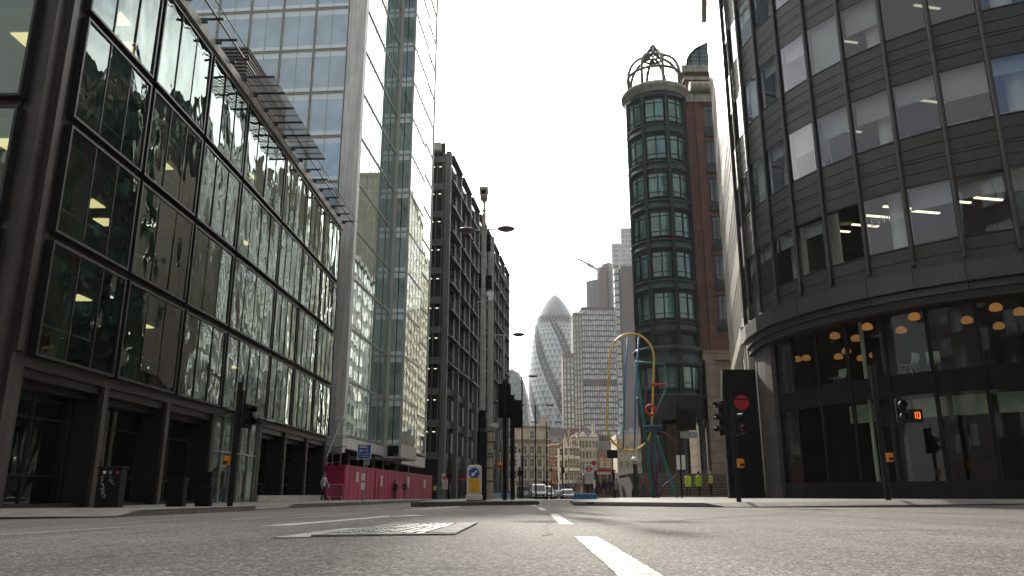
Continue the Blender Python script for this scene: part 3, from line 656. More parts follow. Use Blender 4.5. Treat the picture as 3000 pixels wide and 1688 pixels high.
# ground storey: thin mullions, transom, glass, plinth, mezzanine, columns, pendants, chairs
RG = RD-.45
g = MB()
for k in range(K0+2, K1): g.arcbox(RG-.02, RG, ph(k), ph(k+1), .75, 6.8, 2)
g.build('lobby_glass', M['glassDg'], D)
m = MB()
for k in range(K0+2, K1+1): m.arcbox(RG-.05, RG+.07, ph(k)-.3, ph(k)+.3, .3, 6.8, 1)
m.arcbox(RG-.03, RG+.04, ph(K0+2), ph(K1), 4.42, 4.5, 22); m.arcbox(RG-.03, RG+.04, ph(K0+2), ph(K1), 3.72, 3.8, 22)
m.arcbox(RG-.02, RG+.03, ph(K0+2), ph(K1), 3.8, 4.42, 22)
m.build('lobby_frame', M['blackm'], D)
m = MB(); m.arcbox(RG-.4, RG+.1, ph(K0+2), ph(K1), -.2, .78, 24); m.build('plinth', M['black'], D)
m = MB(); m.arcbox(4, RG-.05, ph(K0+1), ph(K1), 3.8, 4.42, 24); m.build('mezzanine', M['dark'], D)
m = MB()
for k in range(2, K1): m.arcbox(RG-1.5, RG-1.2, ph(k)+.7, ph(k+1)-.7, 3.05, 3.72, 2)
m.build('bulkhead', mat('pale green bulkhead', (.55,.68,.58), .8), D)
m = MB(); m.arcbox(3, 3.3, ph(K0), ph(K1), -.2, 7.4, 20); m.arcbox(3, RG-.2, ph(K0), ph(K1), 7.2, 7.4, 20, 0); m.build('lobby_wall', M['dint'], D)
for k, rr in ((3.05, RG-.8), (7.9, RG-.8), (10.2, RG-.8)):
    a = R(ph(k)); m = MB(); m.lathe([(.075,.2),(.075,7.2)], 12, 0, (rr*math.cos(a), rr*math.sin(a), 0)); m.build('column', M['pillar'], D)
    m = MB(); m.arcbox(rr-1.2, rr-.2, math.degrees(a)+1.2, math.degrees(a)+3.5, .2, 7.2, 1); m.build('column', M['black'], D)
m = MB(); m.arcbox(RG-.7, RG+.25, ph(K0), ph(K0+2), -.2, 7.05, 4); m.build('pier', grid_mat('granite pier', (.075,.07,.064), (.025,.025,.025), 1.2, .9, .6), D)
# pendant lamps inside, all at one height
pend = [(14.24,26.78),(14.90,29.09),(13.34,28.49),(13.86,30.71),(15.69,31.81),(16.33,34.58),(16.14,35.43),(14.91,35.02),(14.66,33.54),(13.56,35.34),(12.82,30.22),(13.27,35.71),(16.27,25.36),(18.19,28.34),(17.49,26.0),(16.43,27.34)]
M['shadelit'] = emis('glowing amber lamp shade', (1,.45,.13), .10)
SIDE = ['nearest the sunlit white facade', 'by the lobby column', 'in the middle of the lobby', 'deep inside the lobby']
pl0 = None
for i, (x, y) in enumerate(pend):
    lab = 'amber domed pendant lamp, %s from the left behind the round building glass' % (['first','second','third','fourth','fifth','sixth','seventh','eighth','ninth','tenth','eleventh','twelfth','thirteenth','fourteenth','fifteenth','last'][sorted(range(16), key=lambda q: pend[q][0]/pend[q][1]).index(i)])
    if pl0 is None:
        pl0 = thing('pendant_lamp', lab, 'lamp', (x, y, 6.4), 0, 'pendant lamps in the round building lobby')
        MB().lathe([(.02,.17),(.09,.16),(.155,.115),(.195,.04),(.2,-.02),(.17,-.08),(.1,-.1),(.01,-.1)], 20).build('lamp_shade', M['shadelit'], pl0)
        MB().tube((0,0,.165), (0,0,.8), .008, n=6).build('cord', M['black'], pl0); plc = list(pl0.children)
    else: dup(pl0, None, (x, y, 6.4), label=lab, ch=plc)
def chair(x, y, z, rz, label):
    t = thing('chair', label, 'chair', (x, y, z), rz, 'white shell chairs on the mezzanine')
    m = MB(); pts = [(.22,.43),(.1,.42),(-.12,.40),(-.2,.46),(-.25,.6),(-.28,.8)]
    for (a, b), (c, d) in zip(pts, pts[1:]): m.add([(a,-.22,b),(c,-.22,d),(c,.22,d),(a,.22,b),(a,-.2,b-.02),(c,-.2,d-.02),(c,.2,d-.02),(a,.2,b-.02)], [(0,1,2,3),(7,6,5,4),(0,4,5,1),(1,5,6,2),(2,6,7,3),(3,7,4,0)])
    m.build('shell', mat('white plastic', (.5,.55,.5), .4), t)
    for sx in (-1, 1):
        for sy in (-1, 1): MB().tube((.05*sx,.08*sy,.41), (.2*sx,.2*sy,0), .012, n=6).build('leg', M['steel'], t)
for (x, y, r_, lb) in ((13.05,30.9,200,'white shell chair on the mezzanine nearest the stone pier'),(14.25,27.55,120,'white shell chair on the mezzanine seen from behind'),(15.0,27.3,60,'white shell chair on the mezzanine turned sideways near the signal countdown')): chair(x, y, 4.42, R(r_), lb)

# ------------------------------------------------------------------ right: sunlit pale facade running down the street
E_ = thing('stone_building', 'pale stone office wing with narrow windows glaring in the sun beside the round building', 'building', (11.44, 36.95, 0), math.atan2(1, .237))
M['estone'] = mat('polished pale stone', (.60,.56,.48), .24, 0, .08, 1.2, streak=.12, spec=.9)
LE = 19.5
w = MB(); w.box(.25, LE, -9, -.32, -.3, 38); w.build('core', M['dark'], E_)
w = MB(); w.box(.3, LE, -.35, -.1, 8.3, 8.9)
ROWE = [8.9+4.13*j for j in range(7)]
for z in ROWE: w.box(.3, LE, -.3, .0, z-1.15 if z > 9 else 8.3, z+.35)
w.box(.3, LE, -.3, -.05, 8.9, 37.8, 1)
nb = 13
for i in range(nb+1): s = .3+(LE-.4)*i/nb; w.box(s-.2, s+.22, -.3, .012, 8.9, 37.8)
w.box(.3, LE, -.4, .35, 37.8, 38.5)
w.build('wall', [M['estone'], M['dark']], E_)
g0 = MB(); wd = (LE-.4)/nb; g0.box(.24, wd-.22, -.045, -.03, .36, 2.95); wn = g0.build('window', mat('window with painted reveal shade', (.012,.013,.013), .5, spec=.15), E_)  # matt near-black colour paints in the shadowed window reveals
array(wn, [((.3+wd*i, 0, z), 0) for z in ROWE[:7] for i in range(nb)], 95)
m = MB(); m.box(-.1, .3, -.5, .1, 7.2, 38); m.build('corner_joint', M['black'], E_)
m = MB()
for s in (.4, 3.2, 6.4, 9.6, 12.8, 16): m.box(s, s+.8, -.3, .05, -.3, 8.3)
m.box(.3, LE, -.34, .3, 7.6, 8.3); m.build('pier', M['estone'], E_)
m = MB(); m.tube((.2,.15,.1), (.2,.15,7.2), .05, n=8); m.build('downpipe', M['white'], E_)
m = MB(); m.box(.5, LE, -1.2, -1.0, -.3, 7.6); m.build('shopfront', M['dark'], E_)

# ------------------------------------------------------------------ right: red brick block and the green corner turret
M['redst'] = grid_mat('red sandstone', (.135,.066,.047), (.05,.03,.025), 2.2, 1.33, .75, .03, .12)
M['buff'] = grid_mat('buff stone', (.27,.21,.15), (.09,.08,.065), 1.9, 1.0, .8, .03, .1)
M['green'] = mat('dark green metal', (.036,.052,.052), .45, .3, .18, .9, streak=.25)
M['green2'] = mat('dark green trim', (.022,.034,.034), .45, .3, .15, 2)
M['gwin'] = glass('green tinted glass', 2.0, opaque=(.07,.15,.125), wave=.25, wscale=(.7,.7,.35), wdist=.05, var=.4, gcol=(.8,.95,.88))
M['corn'] = mat('weathered pale cornice', (.30,.30,.25), .7, 0, .2, 2, streak=.3)
F = thing('brick_building', 'red stone office building with a barrel glass roof behind the green turret', 'building', (17.2, 72.0, 0))
w = MB(); w.box(0, 30, 0, 30, 12.9, 40.2, 0); w.box(2.0, 30, 5, 30, 41.6, 45.5, 0); w.box(0, .6, -.35, 0, 12.9, 40.2); w.box(1.5, 1.8, -.12, 0, 12.9, 40.2); w.build('wall', M['redst'], F)
w = MB(); w.box(.9, 30, -.5, 30, -.3, 12.4); w.box(.5, 30, -.8, 30, 12.4, 13.3); w.box(.7, 1.6, -.9, -.5, -.3, 12.4); w.build('base_wall', M['buff'], F)
w = MB(); w.tube((1.0,-.5,40.7), (30,-.5,40.7), .55, n=14); w.box(.6, 30, -.25, 1, 39.2, 40.3); w.build('cornice', M['corn'], F); w = MB(); w.box(1.6, 30, 4.6, 30, 45.5, 46.3); w.box(1.8, 30, 4.8, 30, 44.6, 45.0); w.build('cornice', M['corn'], F)
r = MB(); prof = [(2.2,46.3),(2.25,46.9),(2.6,47.6),(3.3,48.3),(4.4,48.9),(6.0,49.3),(8,49.5),(30,49.5),(30,46.3)]
r.prism(prof, 4.6, 29, 0, 'y')
for q in range(9): x = 2.6+q*.95; r.box(x, x+.07, 4.45, 4.6, 46.3, lerp_tab(prof[:8], x)-.1, 1)
for z in (46.7, 47.2, 47.7, 48.2, 48.7): r.box(max(2.3, lerp_tab([(p[1],p[0]) for p in prof[:7]], z)), 12, 4.42, 4.46, z, z+.08, 1)
r.path([(x,4.55,z) for x, z in prof[:8]], .14, 6, 1)
r.build('glass_roof', [glass('green roof glass', 1.8, opaque=(.11,.19,.165)), M['green2']], F)
MB().lathe([(1.5,49.4),(1.5,50.2),(1.4,51.0),(1.0,51.7),(.4,52.1),(.01,52.2)], 20, 0, (6.5, 12, 0)).build('dome', M['corn'], F)
f = MB(); f.box(0, 1.9, -.06, .02, 0, 2.9, 0)
for x in (.45, .95, 1.45): f.box(x-.03, x+.03, -.1, -.06, 0, 2.9, 1)
for z in (.5, 2.35): f.box(0, 1.9, -.1, -.06, z, z+.06, 1)
f.box(-.1, 2.0, -.16, -.0, -.5, 0, 1); f.box(-.1, 2.0, -.15, 0, 2.9, 3.0, 1); f.box(.02, 1.88, -.07, -.06, 0, .55, 2)
wn = f.build('window', [glass('dark brick building window', 1.7, opaque=(.025,.038,.036), var=.4), M['green2'], M['green']], F)
array(wn, [((2.45+4.2*i, 0, 35.9-4.02*j), 0) for i in range(5) for j in range(6)] + [((3.4, -.5, 8.6), 0)])
GC = (14.97, 73.1)
G = thing('corner_turret', 'round dark green metal turret with bowed windows and an open crown cage on top', 'turret', (GC[0], GC[1], 0))
RT = 3.05; FA = 258.4
w = MB(); w.lathe([(RT-.25,7.2),(RT-.25,40.2)], 40); w.build('drum', M['green2'], G)
ZBD = [35.5-4.02*k for k in range(6)]
w = MB()
for zb in ZBD:
    w.lathe([(RT-.2,zb-.75),(RT+.02,zb-.75),(RT+.02,zb-.45),(RT+.1,zb-.42),(RT+.1,zb-.3),(RT+.04,zb-.26),(RT+.04,zb+.28),(RT+.12,zb+.32),(RT+.12,zb+.45),(RT-.2,zb+.47)], 48)
w.lathe([(RT-.2,38.9),(RT+.05,38.9),(RT+.08,39.5),(RT-.2,39.55)], 48)
w.lathe([(RT-.2,11.6),(RT+.1,11.6),(RT+.25,12.1),(RT+.1,12.2),(RT+.1,12.9),(RT+.35,13.1),(RT+.4,13.4),(RT+.1,13.6),(RT-.2,13.65)], 48)
w.lathe([(RT-.2,6.9),(RT+.12,6.9),(RT+.12,8.9),(RT+.2,8.95),(RT+.2,9.1),(RT-.2,9.15)], 48); w.lathe([(RT-.9,6.9),(RT+.12,6.9)], 48)
w.build('floor_band', M['green'], G)
for k in range(8):
    a = FA-26+45*k; m = MB(); m.arcbox(RT-.2, RT+.1, a-3.2, a+3.2, 9.1, 39.4, 2); m.arcbox(RT+.1, RT+.17, a-2.6, a-1.6, 9.1, 39.4, 1); m.arcbox(RT+.1, RT+.17, a+1.6, a+2.6, 9.1, 39.4, 1)
    m.build('pilaster', M['green'], G)
f = MB(); h0, h1 = 0, 2.35
f.arcbox(RT-.16, RT-.1, -8, 8, 0, 2.35, 3, 0)
for a, b, z0, z1 in ((-8.6,-8,-.05,2.4),(8,8.6,-.05,2.4),(-8.6,8.6,-.12,0),(-8.6,8.6,2.35,2.5),(-8,8,.42,.47),(-8,8,1.95,2.0)): f.arcbox(RT-.16, RT-.02, a, b, z0, z1, 2, 1)
wn = f.build('window', [M['gwin'], M['green2']], G)
array(wn, [((0,0,zb+.8), R(FA-3.5+45*k+dx)) for k in (0,-1,1,-2,2) for dx in (-9.2, 9.2) for zb in ZBD+[8.9]])
f = MB()
for k in range(8):
    a = FA-26+45*k
    f.arcbox(RT-.15, RT, a+3.4, a+41.6, ZBD[0]-.5, ZBD[0]-.45, 2)
w = MB(); w.lathe([(RT-.1,39.5),(RT+.15,39.6),(RT+.15,39.85),(RT+.36,39.95),(RT+.5,40.1),(RT+.5,40.3),(RT+.38,40.45),(RT+.1,40.5),(RT-.4,40.5)], 56); w.build('cornice', M['corn'], G)
c = MB(); RC = RT-.25
for k in range(8):
    a = R(FA-26+45*k); d = Vector((math.cos(a), math.sin(a), 0))
    pts = [d*RC+Vector((0,0,40.7)), d*RC+Vector((0,0,42.4))] + [d*(RC*math.cos(t*math.pi/2*.92))+Vector((0,0,42.4+2.7*math.sin(t*math.pi/2))) for t in (.15,.3,.45,.6,.75,.9,1)]
    c.path(pts, .15, 6)
    c.tube(d*(RC+.12)+Vector((0,0,40.7)), d*(RC+.12)+Vector((0,0,43.2)), .09, .02, n=6)
    b = R(FA-26+45*k+22.5); e = Vector((math.cos(b), math.sin(b), 0)); tt = Vector((-math.sin(b), math.cos(b), 0))
    c.path([e*(RC-.12)+tt*(.62*math.cos(q*math.pi/8))+Vector((0,0,41.65+.62*math.sin(q*math.pi/8))) for q in range(16)], .035, 5, closed=True)
for z, rr, th in ((42.45, RC, .14), (40.75, RC, .1), (41.65, RC, .03), (44.95, RC*.36, .12)): c.path([(rr*math.cos(q*math.pi/16), rr*math.sin(q*math.pi/16), z) for q in range(32)], th, 6, closed=True)
for k in range(6):
    a = R(60*k+20); d = Vector((math.cos(a), math.sin(a), 0)); c.path([d*.9+Vector((0,0,44.9)), d*.85+Vector((0,0,45.3)), d*.55+Vector((0,0,45.8)), d*.3+Vector((0,0,46.05)), Vector((0,0,46.2))], .1, 6); c.ball(d*1.0+Vector((0,0,45.1)), .2, 6)
c.lathe([(.36,45.9),(.40,46.1),(.3,46.4),(.1,46.6),(.01,46.7)], 12)
c.build('crown_cage', mat('weathered bronze green', (.13,.14,.115), .6, .1, .25, 3), G)
for k in range(8):
    a = R(FA-26+45*k); m = MB(); m.lathe([(.34,-.3),(.34,.6),(.26,.7),(.26,6.3),(.36,6.5),(.36,6.95)], 14, 0, ((RT-.2)*math.cos(a), (RT-.2)*math.sin(a), 0)); m.build('column', M['green'], G)
m = MB(); m.box(-2.0, 2.4, 4.0, 4.4, -.3, 7.0); m.box(-1.2,-.2,3.85,4.0,1.8,4.8); m.build('back_wall', M['buff'], G)
# broad stair in front of the turret
st = MB()
for k in range(11): st.box(9.6, 22, 61.5+k*.42, 61.5+(k+1)*.42 if k < 10 else 71.5, -.4, pz(12, 61)+.17*(k+1)-.05); st.box(9.55, 22.05, 61.40+k*.42, 61.5+(k+1)*.42-.11 if k < 10 else 71.55, pz(12, 61)+.17*(k+1)-.048, pz(12, 61)+.17*(k+1), 1)
o = st.build('stair', [mat('riser with painted shade', (.07,.06,.05), .9), mat('worn stone tread', (.30,.26,.20), .8)]); tag(o, 'broad stone stair rising to the green turret arcade', 'stair')  # riser colour carries the shade that falls below each nosing
# ------------------------------------------------------------------ distant towers
def gherkin():
    T = thing('bullet_shaped_tower', 'bullet shaped glass tower with a spiral lattice and dark bands', 'tower', (.0569*694, 694, -1.5))
    prof = [(0,22.6),(30,24.8),(52,25.7),(75,26.0),(95,25.6),(112,24.7),(126,23.4),(138,21.6),(148,19.4),(157,16.6),(165,12.9),(171,9.2),(175.5,5.9),(178.6,3.0),(180.4,.4)]
    rad = lambda z: lerp_tab(prof, z)
    n = 36; Z = [0]
    while Z[-1] < 180: Z.append(min(180.4, Z[-1] + (5.2 if Z[-1] < 140 else 3.6 if Z[-1] < 165 else 2.4)))
    P = lambda j, i: (rad(Z[j])*math.cos(R(-10*(i+.5*j))), rad(Z[j])*math.sin(R(-10*(i+.5*j))), Z[j])
    mb = MB(); vs = [P(j, i) for j in range(len(Z)) for i in range(n)]; fs = []; ms = []
    for j in range(len(Z)-1):
        for i in range(n):
            i2 = (i+1) % n
            dark = (i % 6) in (0, 1) or 148 < Z[j] < 156
            top = Z[j] >= 156
            fs.append((j*n+i, j*n+i2, (j+1)*n+i)); ms.append(3 if top else 0 if dark else 1)
            fs.append((j*n+i2, (j+1)*n+i2, (j+1)*n+i)); ms.append(3 if top else 0 if ((i % 6) in (0, 1) or 148 < Z[j] < 156) else 2)
    mb.v = vs; mb.f = fs; mb.m = ms; mb.sm = [False]*len(fs)
    mb.build('glass_shell', [glass('gherkin dark', 1.45, opaque=(.022,.028,.034)), glass('gherkin light', 2.2, opaque=(.46,.50,.51)), glass('gherkin mid', 1.8, opaque=(.17,.195,.205)), glass('gherkin dome', 1.8, opaque=(.17,.19,.2))], T)
    lt = MB()
    def edge(a, b, r): lt.tube(a, b, r, n=4, caps=False)
    for j in range(len(Z)-1):
        for i in range(n):
            if 180 < (-10*(i+.5*j)) % 360 < 360 or True:
                a = P(j, i)
                if a[1] > 8: continue
                edge(a, P(j+1, i), .10); edge(a, P(j+1, (i-1) % n), .10)
    lt.build('lattice', mat('white lattice', (.58,.6,.6), .5), T)
    rg = MB()
    for z in (149.5, 157.0): rg.lathe([(rad(z)+.1, z-.5), (rad(z)+.7, z), (rad(z)+.1, z+.5)], 48)
    for j in range(2, 27, 1): rg.lathe([(rad(Z[j])+.03, Z[j]-.16), (rad(Z[j])+.12, Z[j]), (rad(Z[j])+.03, Z[j]+.16)], 36)
    rg.build('floor_ring', mat('grey floor ring', (.22,.24,.25), .5), T)
gherkin()
def grid_tower(name, label, cat, X, Y, w, d, h, nx, pitch, mats, rz=0, wfrac=.62, hfrac=.62, band=None, cap=96, z0=0, side=0, base=-3):
    """tower with a regular window grid on the camera side (and optionally on its left flank)"""
    T = thing(name, label, cat, (X, Y, 0), rz)
    b = MB(); b.box(0, w, 0, d, base, h); b.box(-.25, w+.25, -.25, d, h, h+1.2)
    mod = w/nx
    for i in range(nx+1): b.box(i*mod-.12, i*mod+.12, -.22, 0, base, h)
    b.build('wall', mats[0], T)
    ww, wh = mod*wfrac, pitch*hfrac
    f = MB(); f.box(-ww/2, ww/2, -.10, .02, 0, wh, 0); f.box(-.06, .06, -.14, -.10, 0, wh, 1); f.box(-ww/2, ww/2, -.13, -.10, wh*.72, wh*.72+.08, 1)
    wn = f.build('window', [mats[1], mats[0]], T)
    nr = int((h-z0-1)/pitch); pl = [((mod*(i+.5), 0, h-(j+1)*pitch), 0) for j in range(nr) if not (band and band[0] <= j < band[1]) for i in range(nx)]
    array(wn, pl, cap)
    return T
M['brownst'] = mat('brown cladding', (.10,.062,.04), .7, 0, .15, .1)
M['brownst2'] = mat('dark brown cladding', (.045,.034,.03), .7, 0, .15, .1)
M['wlight'] = glass('pale curtained window', 1.6, opaque=(.58,.59,.62), var=.5)
M['wdark'] = glass('grey tower window', 1.9, opaque=(.10,.115,.12), var=.5)
M['wgreen'] = glass('greenish tower window', 1.8, opaque=(.34,.42,.37), var=.4)
t = grid_tower('apartment_tower', 'tall brown tower with a tight grid of pale windows', 'tower', 48.0, 520, 24.3, 26, 124, 16, 3.75, [M['brownst2'], M['wlight']], R(3), .64, .7, (13, 14))
t = grid_tower('stepped_tower', 'narrow brown tower with greenish windows stepping down beside the bullet tower', 'tower', 41.9, 520.5, 6.0, 22, 119.5, 3, 3.75, [M['brownst'], M['wgreen']], 0, .5, .78)
b = MB(); b.box(-7.4, 0, .4, 18, -3, 91.6); b.box(-7.6, -.0, .2, 18, 91.6, 92.9)
for i in range(4): b.box(-7.4+i*2.4, -7.22+i*2.4, .2, .4, -3, 91.6)
b.build('lower_wing', M['brownst'], t)
f = MB(); f.box(-.65, .65, -.1, .02, 0, 2.9); wn = f.build('wing_window', M['wgreen'], t); array(wn, [((-6.1+2.4*i, .4, 87-3.75*j), 0) for j in range(23) for i in range(3)], 40)
b = MB(); b.add([(.0,0,120.7),(.6,4,120.7),(.0,0,125.5)], [(0,1,2)]); b.box(.0,4.6,1,1.2,120.7,122.0); b.build('glass_screen', M['wgreen'], t)
# rounded dark tower behind
T = thing('dark_brown_tower', 'tall dark ribbed tower with a brown central shaft and a roof crane', 'tower', (72, 620, 0))
b = MB(); b.lathe([(10.5,-3),(10.5,171),(9.5,171)], 40, 0, (.5,4,0), 150, 330); b.box(-8, 6, 3, 16, -3, 171, 0); b.box(-1.2, 5.4, -8.5, 6, -3, 181, 1); b.lathe([(9.2,-3),(9.2,186),(8,186)], 40, 0, (12.5,4,0), 180, 360); b.box(4, 21, 3, 16, -3, 186, 0)
for k in range(19): a = R(160+9*k); b.tube((.5+10.6*math.cos(a),4+10.6*math.sin(a),-3),(.5+10.6*math.cos(a),4+10.6*math.sin(a),177),.16,n=4,m=2); a = R(180+9.5*k); b.tube((12.5+9.3*math.cos(a),4+9.3*math.sin(a),-3),(12.5+9.3*math.cos(a),4+9.3*math.sin(a),191),.16,n=4,m=2)
b.build('wall', [glass('dark tower glass', 1.8, opaque=(.07,.08,.085)), M['brownst'], mat('steel rib', (.2,.19,.18), .5)], T)
c = MB(); c.tube((0,-8.2,178),(-17.5,-8.2,188),1.1,.7,n=6); c.tube((-17.3,-8.2,187.5),(-18,-8.2,190.5),.7,.4,n=6); c.tube((-5,-8.2,180.9),(-10,-8.2,183.7),1.5,n=6); c.build('roof_crane', M['grey'], T)
T = thing('slab_tower', 'dark slab tower with a glazed stair bay down its left edge', 'tower', (64, 440, 0))
b = MB(); b.box(0, 14, 0, 20, -3, 131); b.box(-1.2, 0, 1, 20, -3, 129.5); b.build('wall', mat('dark plum cladding', (.075,.062,.062), .7, 0, .15, .1), T)
f = MB(); f.box(-3.7, -1.2, -.6, 3, 0, 3.3, 0); f.box(-3.9, -1.0, -.8, 3.2, 3.3, 4.3, 1)
for x in (-3.75, -2.45, -1.25): f.box(x-.1, x+.1, -.75, -.6, 0, 3.3, 1)
wn = f.build('stair_bay', [M['wgreen'], M['brownst2']], T); array(wn, [((0,0,126.5-4.35*k),0) for k in range(29)])
T = thing('lattice_tower', 'pale steel braced skyscraper showing above the dark slab tower', 'tower', (.1356*590, 590, 0))
b = MB(); b.box(0, 30, 0, 30, -3, 193, 0); b.box(7.4, 30, 0.5, 30, 193, 207.5, 0)
for k in range(14): b.box(-.2, 30, -.3, 0, 193-k*3.9, 194-k*3.9, 1)
for k in range(4): b.box(7.3, 30, .2, .5, 193.3+k*4.4, 194.1+k*4.4, 1)
for x in (0, 4.9, 6.8): b.box(x-.5, x+.5, -.4, 0, 140, 194, 1)
for x in (7.6, 10.5, 13.4, 16.3): b.box(x-.15, x+.15, .1, .5, 193, 208, 1)
b.prism([(7,193),(8.4,193),(19,178),(17.6,178)], -.7, -.1, 1, 'y'); b.box(0, 6.5, -.45, -.3, 192.2, 194.4, 1)
b.build('wall', [glass('far pale glass', 1.8, opaque=(.26,.28,.28)), mat('pale steel', (.5,.5,.5), .5)], T)
T = thing('curved_roof_building', 'glass office building with a rounded humped roof left of the bullet tower', 'building', (-4, 600, 0))
pr = [(-22,0),(-21,55),(-17,74),(-10,87),(-1,92.5),(4,94),(9,91),(13,83),(16,70),(18.3,50),(19.5,0)]
b = MB(); b.prism(pr, 0, 60, 0, 'y')
for k in range(22): z = 4+4*k; b.box(-21, lerp_tab([(q[1], q[0]) for q in pr[:5:-1]] , z)-.6 if z < 90 else 5, -.3, 0, z, z+.5, 1)
for k in range(12): b.box(-20+k*3.2, -19.8+k*3.2, -.25, 0, 0, 72, 1)
b.path([(x,-.3,z) for x, z in pr[3:]], 1.0, 6, 2)
b.build('wall', [glass('green far glass', 2.0, opaque=(.06,.10,.09), var=.6), mat('mid steel', (.2,.22,.22), .5), mat('white rim', (.62,.63,.63), .5)], T)

# ------------------------------------------------------------------ the old street beyond
M['lime'] = mat('limestone', (.62,.52,.37), .85, 0, .2, .6, streak=.25)
M['limed'] = mat('soot stained limestone', (.24,.20,.15), .85, 0, .2, 1)
M['redbr'] = mat('red brick', (.19,.085,.06), .85, 0, .2, 1)
M['whitest'] = mat('white painted stone', (.66,.61,.52), .8, 0, .12, 1, streak=.2)
M['slate'] = mat('slate', (.085,.085,.09), .7, 0, .2, 1)
M['shopdk'] = mat('black shopfront', (.02,.02,.022), .4, 0, .2, 2)
M['gdark'] = glass('sash window glass', 1.7, opaque=(.035,.045,.04), var=.5)
def sash(par, w_, h_, mt_frame, sill=True, name='window'):
    f = MB(); f.box(-w_/2-.12, w_/2+.12, -.10, 0, -.1, h_+.12, 1); f.box(-w_/2, w_/2, -.13, -.1, 0, h_, 0); f.box(-w_/2, w_/2, -.17, -.13, h_*.48, h_*.48+.07, 1); f.box(-.03, .03, -.16, -.13, 0, h_, 1)
    if sill: f.box(-w_/2-.25, w_/2+.25, -.3, 0, -.25, -.1, 1)
    return f.build(name, [M['gdark'], mt_frame], par)
YS = 212
T = thing('stone_corner_building', 'pale limestone corner building over a black restaurant front', 'building', (-1.6, YS, 0))
b = MB(); b.box(0, 10.2, 0, 14, -1.5, 17.9)
b.prism([(10.2,0),(11.6,1.6),(11.6,14),(10.2,14)], -1.5, 17.9)
b.build('wall', M['lime'], T)
b = MB()
for z, o_, h_ in ((3.3,.5,.5),(6.4,.25,.25),(9.9,.3,.3),(13.6,.3,.3),(14.2,.55,.35),(17.6,.45,.55)): b.prism([(-.2,-o_),(10.3,-o_),(11.7+o_,1.5-o_*.3),(11.7+o_,14),(-.2,14)], z, z+h_)
for i in range(8): b.box(.6+i*1.35, .8+i*1.35, -.22, 0, 3.8, 13.6)
b.build('cornice', M['limed'], T)
wn = sash(T, 1.1, 1.9, M['whitest']); array(wn, [((x,0,z),0) for z in (4.4,7.5,10.9) for x in (.7,2.3,5.0,7.0,8.9)] + [((7.0,0,14.9),0),((1.4,0,14.9),0)] + [((10.95,.75,z), R(48)) for z in (4.4,7.5,10.9,14.9)])
b = MB(); b.box(2.9, 11.0, -.6, -.1, -1.3, 3.3, 0); b.box(3.2, 8.4, -.75, -.6, -.4, 1.5, 1); b.box(3.6, 8.2, -1.6, -.6, 1.55, 1.7, 0); b.prism([(-.6,2.4),(-1.6,1.6),(-.6,1.6)], 3.6, 8.2, 0, 'x'); b.box(2.8, 11.1, -.7, -.6, 2.35, 2.5, 2)
sf = b.build('shopfront', [M['shopdk'], M['gdark'], M['whitest']], T)
text('PIZZA EXPRESS', .85, M['whitest'], sf, (6.2, -.64, 2.95), (R(90),0,0), 'shop_lettering', .02)
b = MB()
for i in range(7): b.box(1+i*1.5, 1.4+i*1.5, -.05, .2, 18.1, 18.8)
b.prism([(9,18.1),(9.6,20.6),(10.2,21.4),(10.8,20.6),(11.4,18.1)], -.1, 1.4, 0, 'y'); b.build('parapet', M['lime'], T)
def house(name, label, X, Y, w_, h_, wall, nx, zs, wh, frame, roof=None, gable=None, shop=None, bands=None, ww=None, extra=None):
    T = thing(name, label, 'building', (X, Y, 0)); b = MB(); b.box(0, w_, 0, 12, -2, h_)
    if gable: b.prism([(0,h_),(w_/2,h_+gable),(w_,h_)], 0, .5, 0, 'y')
    b.build('wall', wall, T)
    if bands:
        b = MB()
        for z in bands: b.box(-.1, w_+.1, -.3, 0, z, z+.35)
        b.build('cornice', frame, T)
    wn = sash(T, ww or w_/nx*.5, wh, frame); array(wn, [((w_*(i+.5)/nx,0,z),0) for z in zs for i in range(nx)])
    if roof: b = MB(); b.prism([(0,h_),(2,h_+roof),(10,h_+roof),(12,h_)], -.1, w_+.1, 0, 'x'); b.build('roof', M['slate'], T)
    if shop: b = MB(); b.box(.2, w_-.2, -.5, 0, -1.5, 2.6, 0); b.box(.1, w_-.1, -.65, -.0, 2.6, 3.3, 1); b.build('shopfront', [M['shopdk'], shop], T)
    if extra: extra(T)
    return T
blue = mat('blue fascia', (.03,.05,.22), .5)
house('brick_house', 'narrow red brick house with a rainbow flag beside the limestone corner', 10.7, 240, 3.4, 15.6, M['redbr'], 2, (4.6,8.2,11.6), 2.0, M['lime'], 2.0, shop=M['shopdk'], bands=(3.6,14.8))
def gab(T):
    b = MB(); b.prism([(.8,14.2),(2.0,18.4),(3.2,14.2)], -.3, .6, 0, 'y'); b.box(.7, 3.3, -.5, 0, 13.6, 14.2); b.prism([(.6,14.0),(2.0,19.2),(2.2,18.8),(.9,14.0)], -.45, -.3, 1, 'y'); b.prism([(3.4,14.0),(2.0,19.2),(1.8,18.8),(3.1,14.0)], -.45, -.3, 1, 'y')
    for z in (10.6, 7.0): b.box(-.1, 4.6, -.9, 0, z, z+.9)
    b.build('gable', [M['whitest'], M['redbr']], T)
    MB().box(3.6, 5.0, 3, 5, 13.6, 19.6).build('chimney', M['redbr'], T)
house('gabled_house', 'narrow house with a white pointed gable and white bays above a blue shop sign', 13.8, 236, 4.6, 13.6, M['whitest'], 3, (4.4,8.0,11.5), 2.0, M['whitest'], shop=blue, bands=(3.6,), extra=gab)
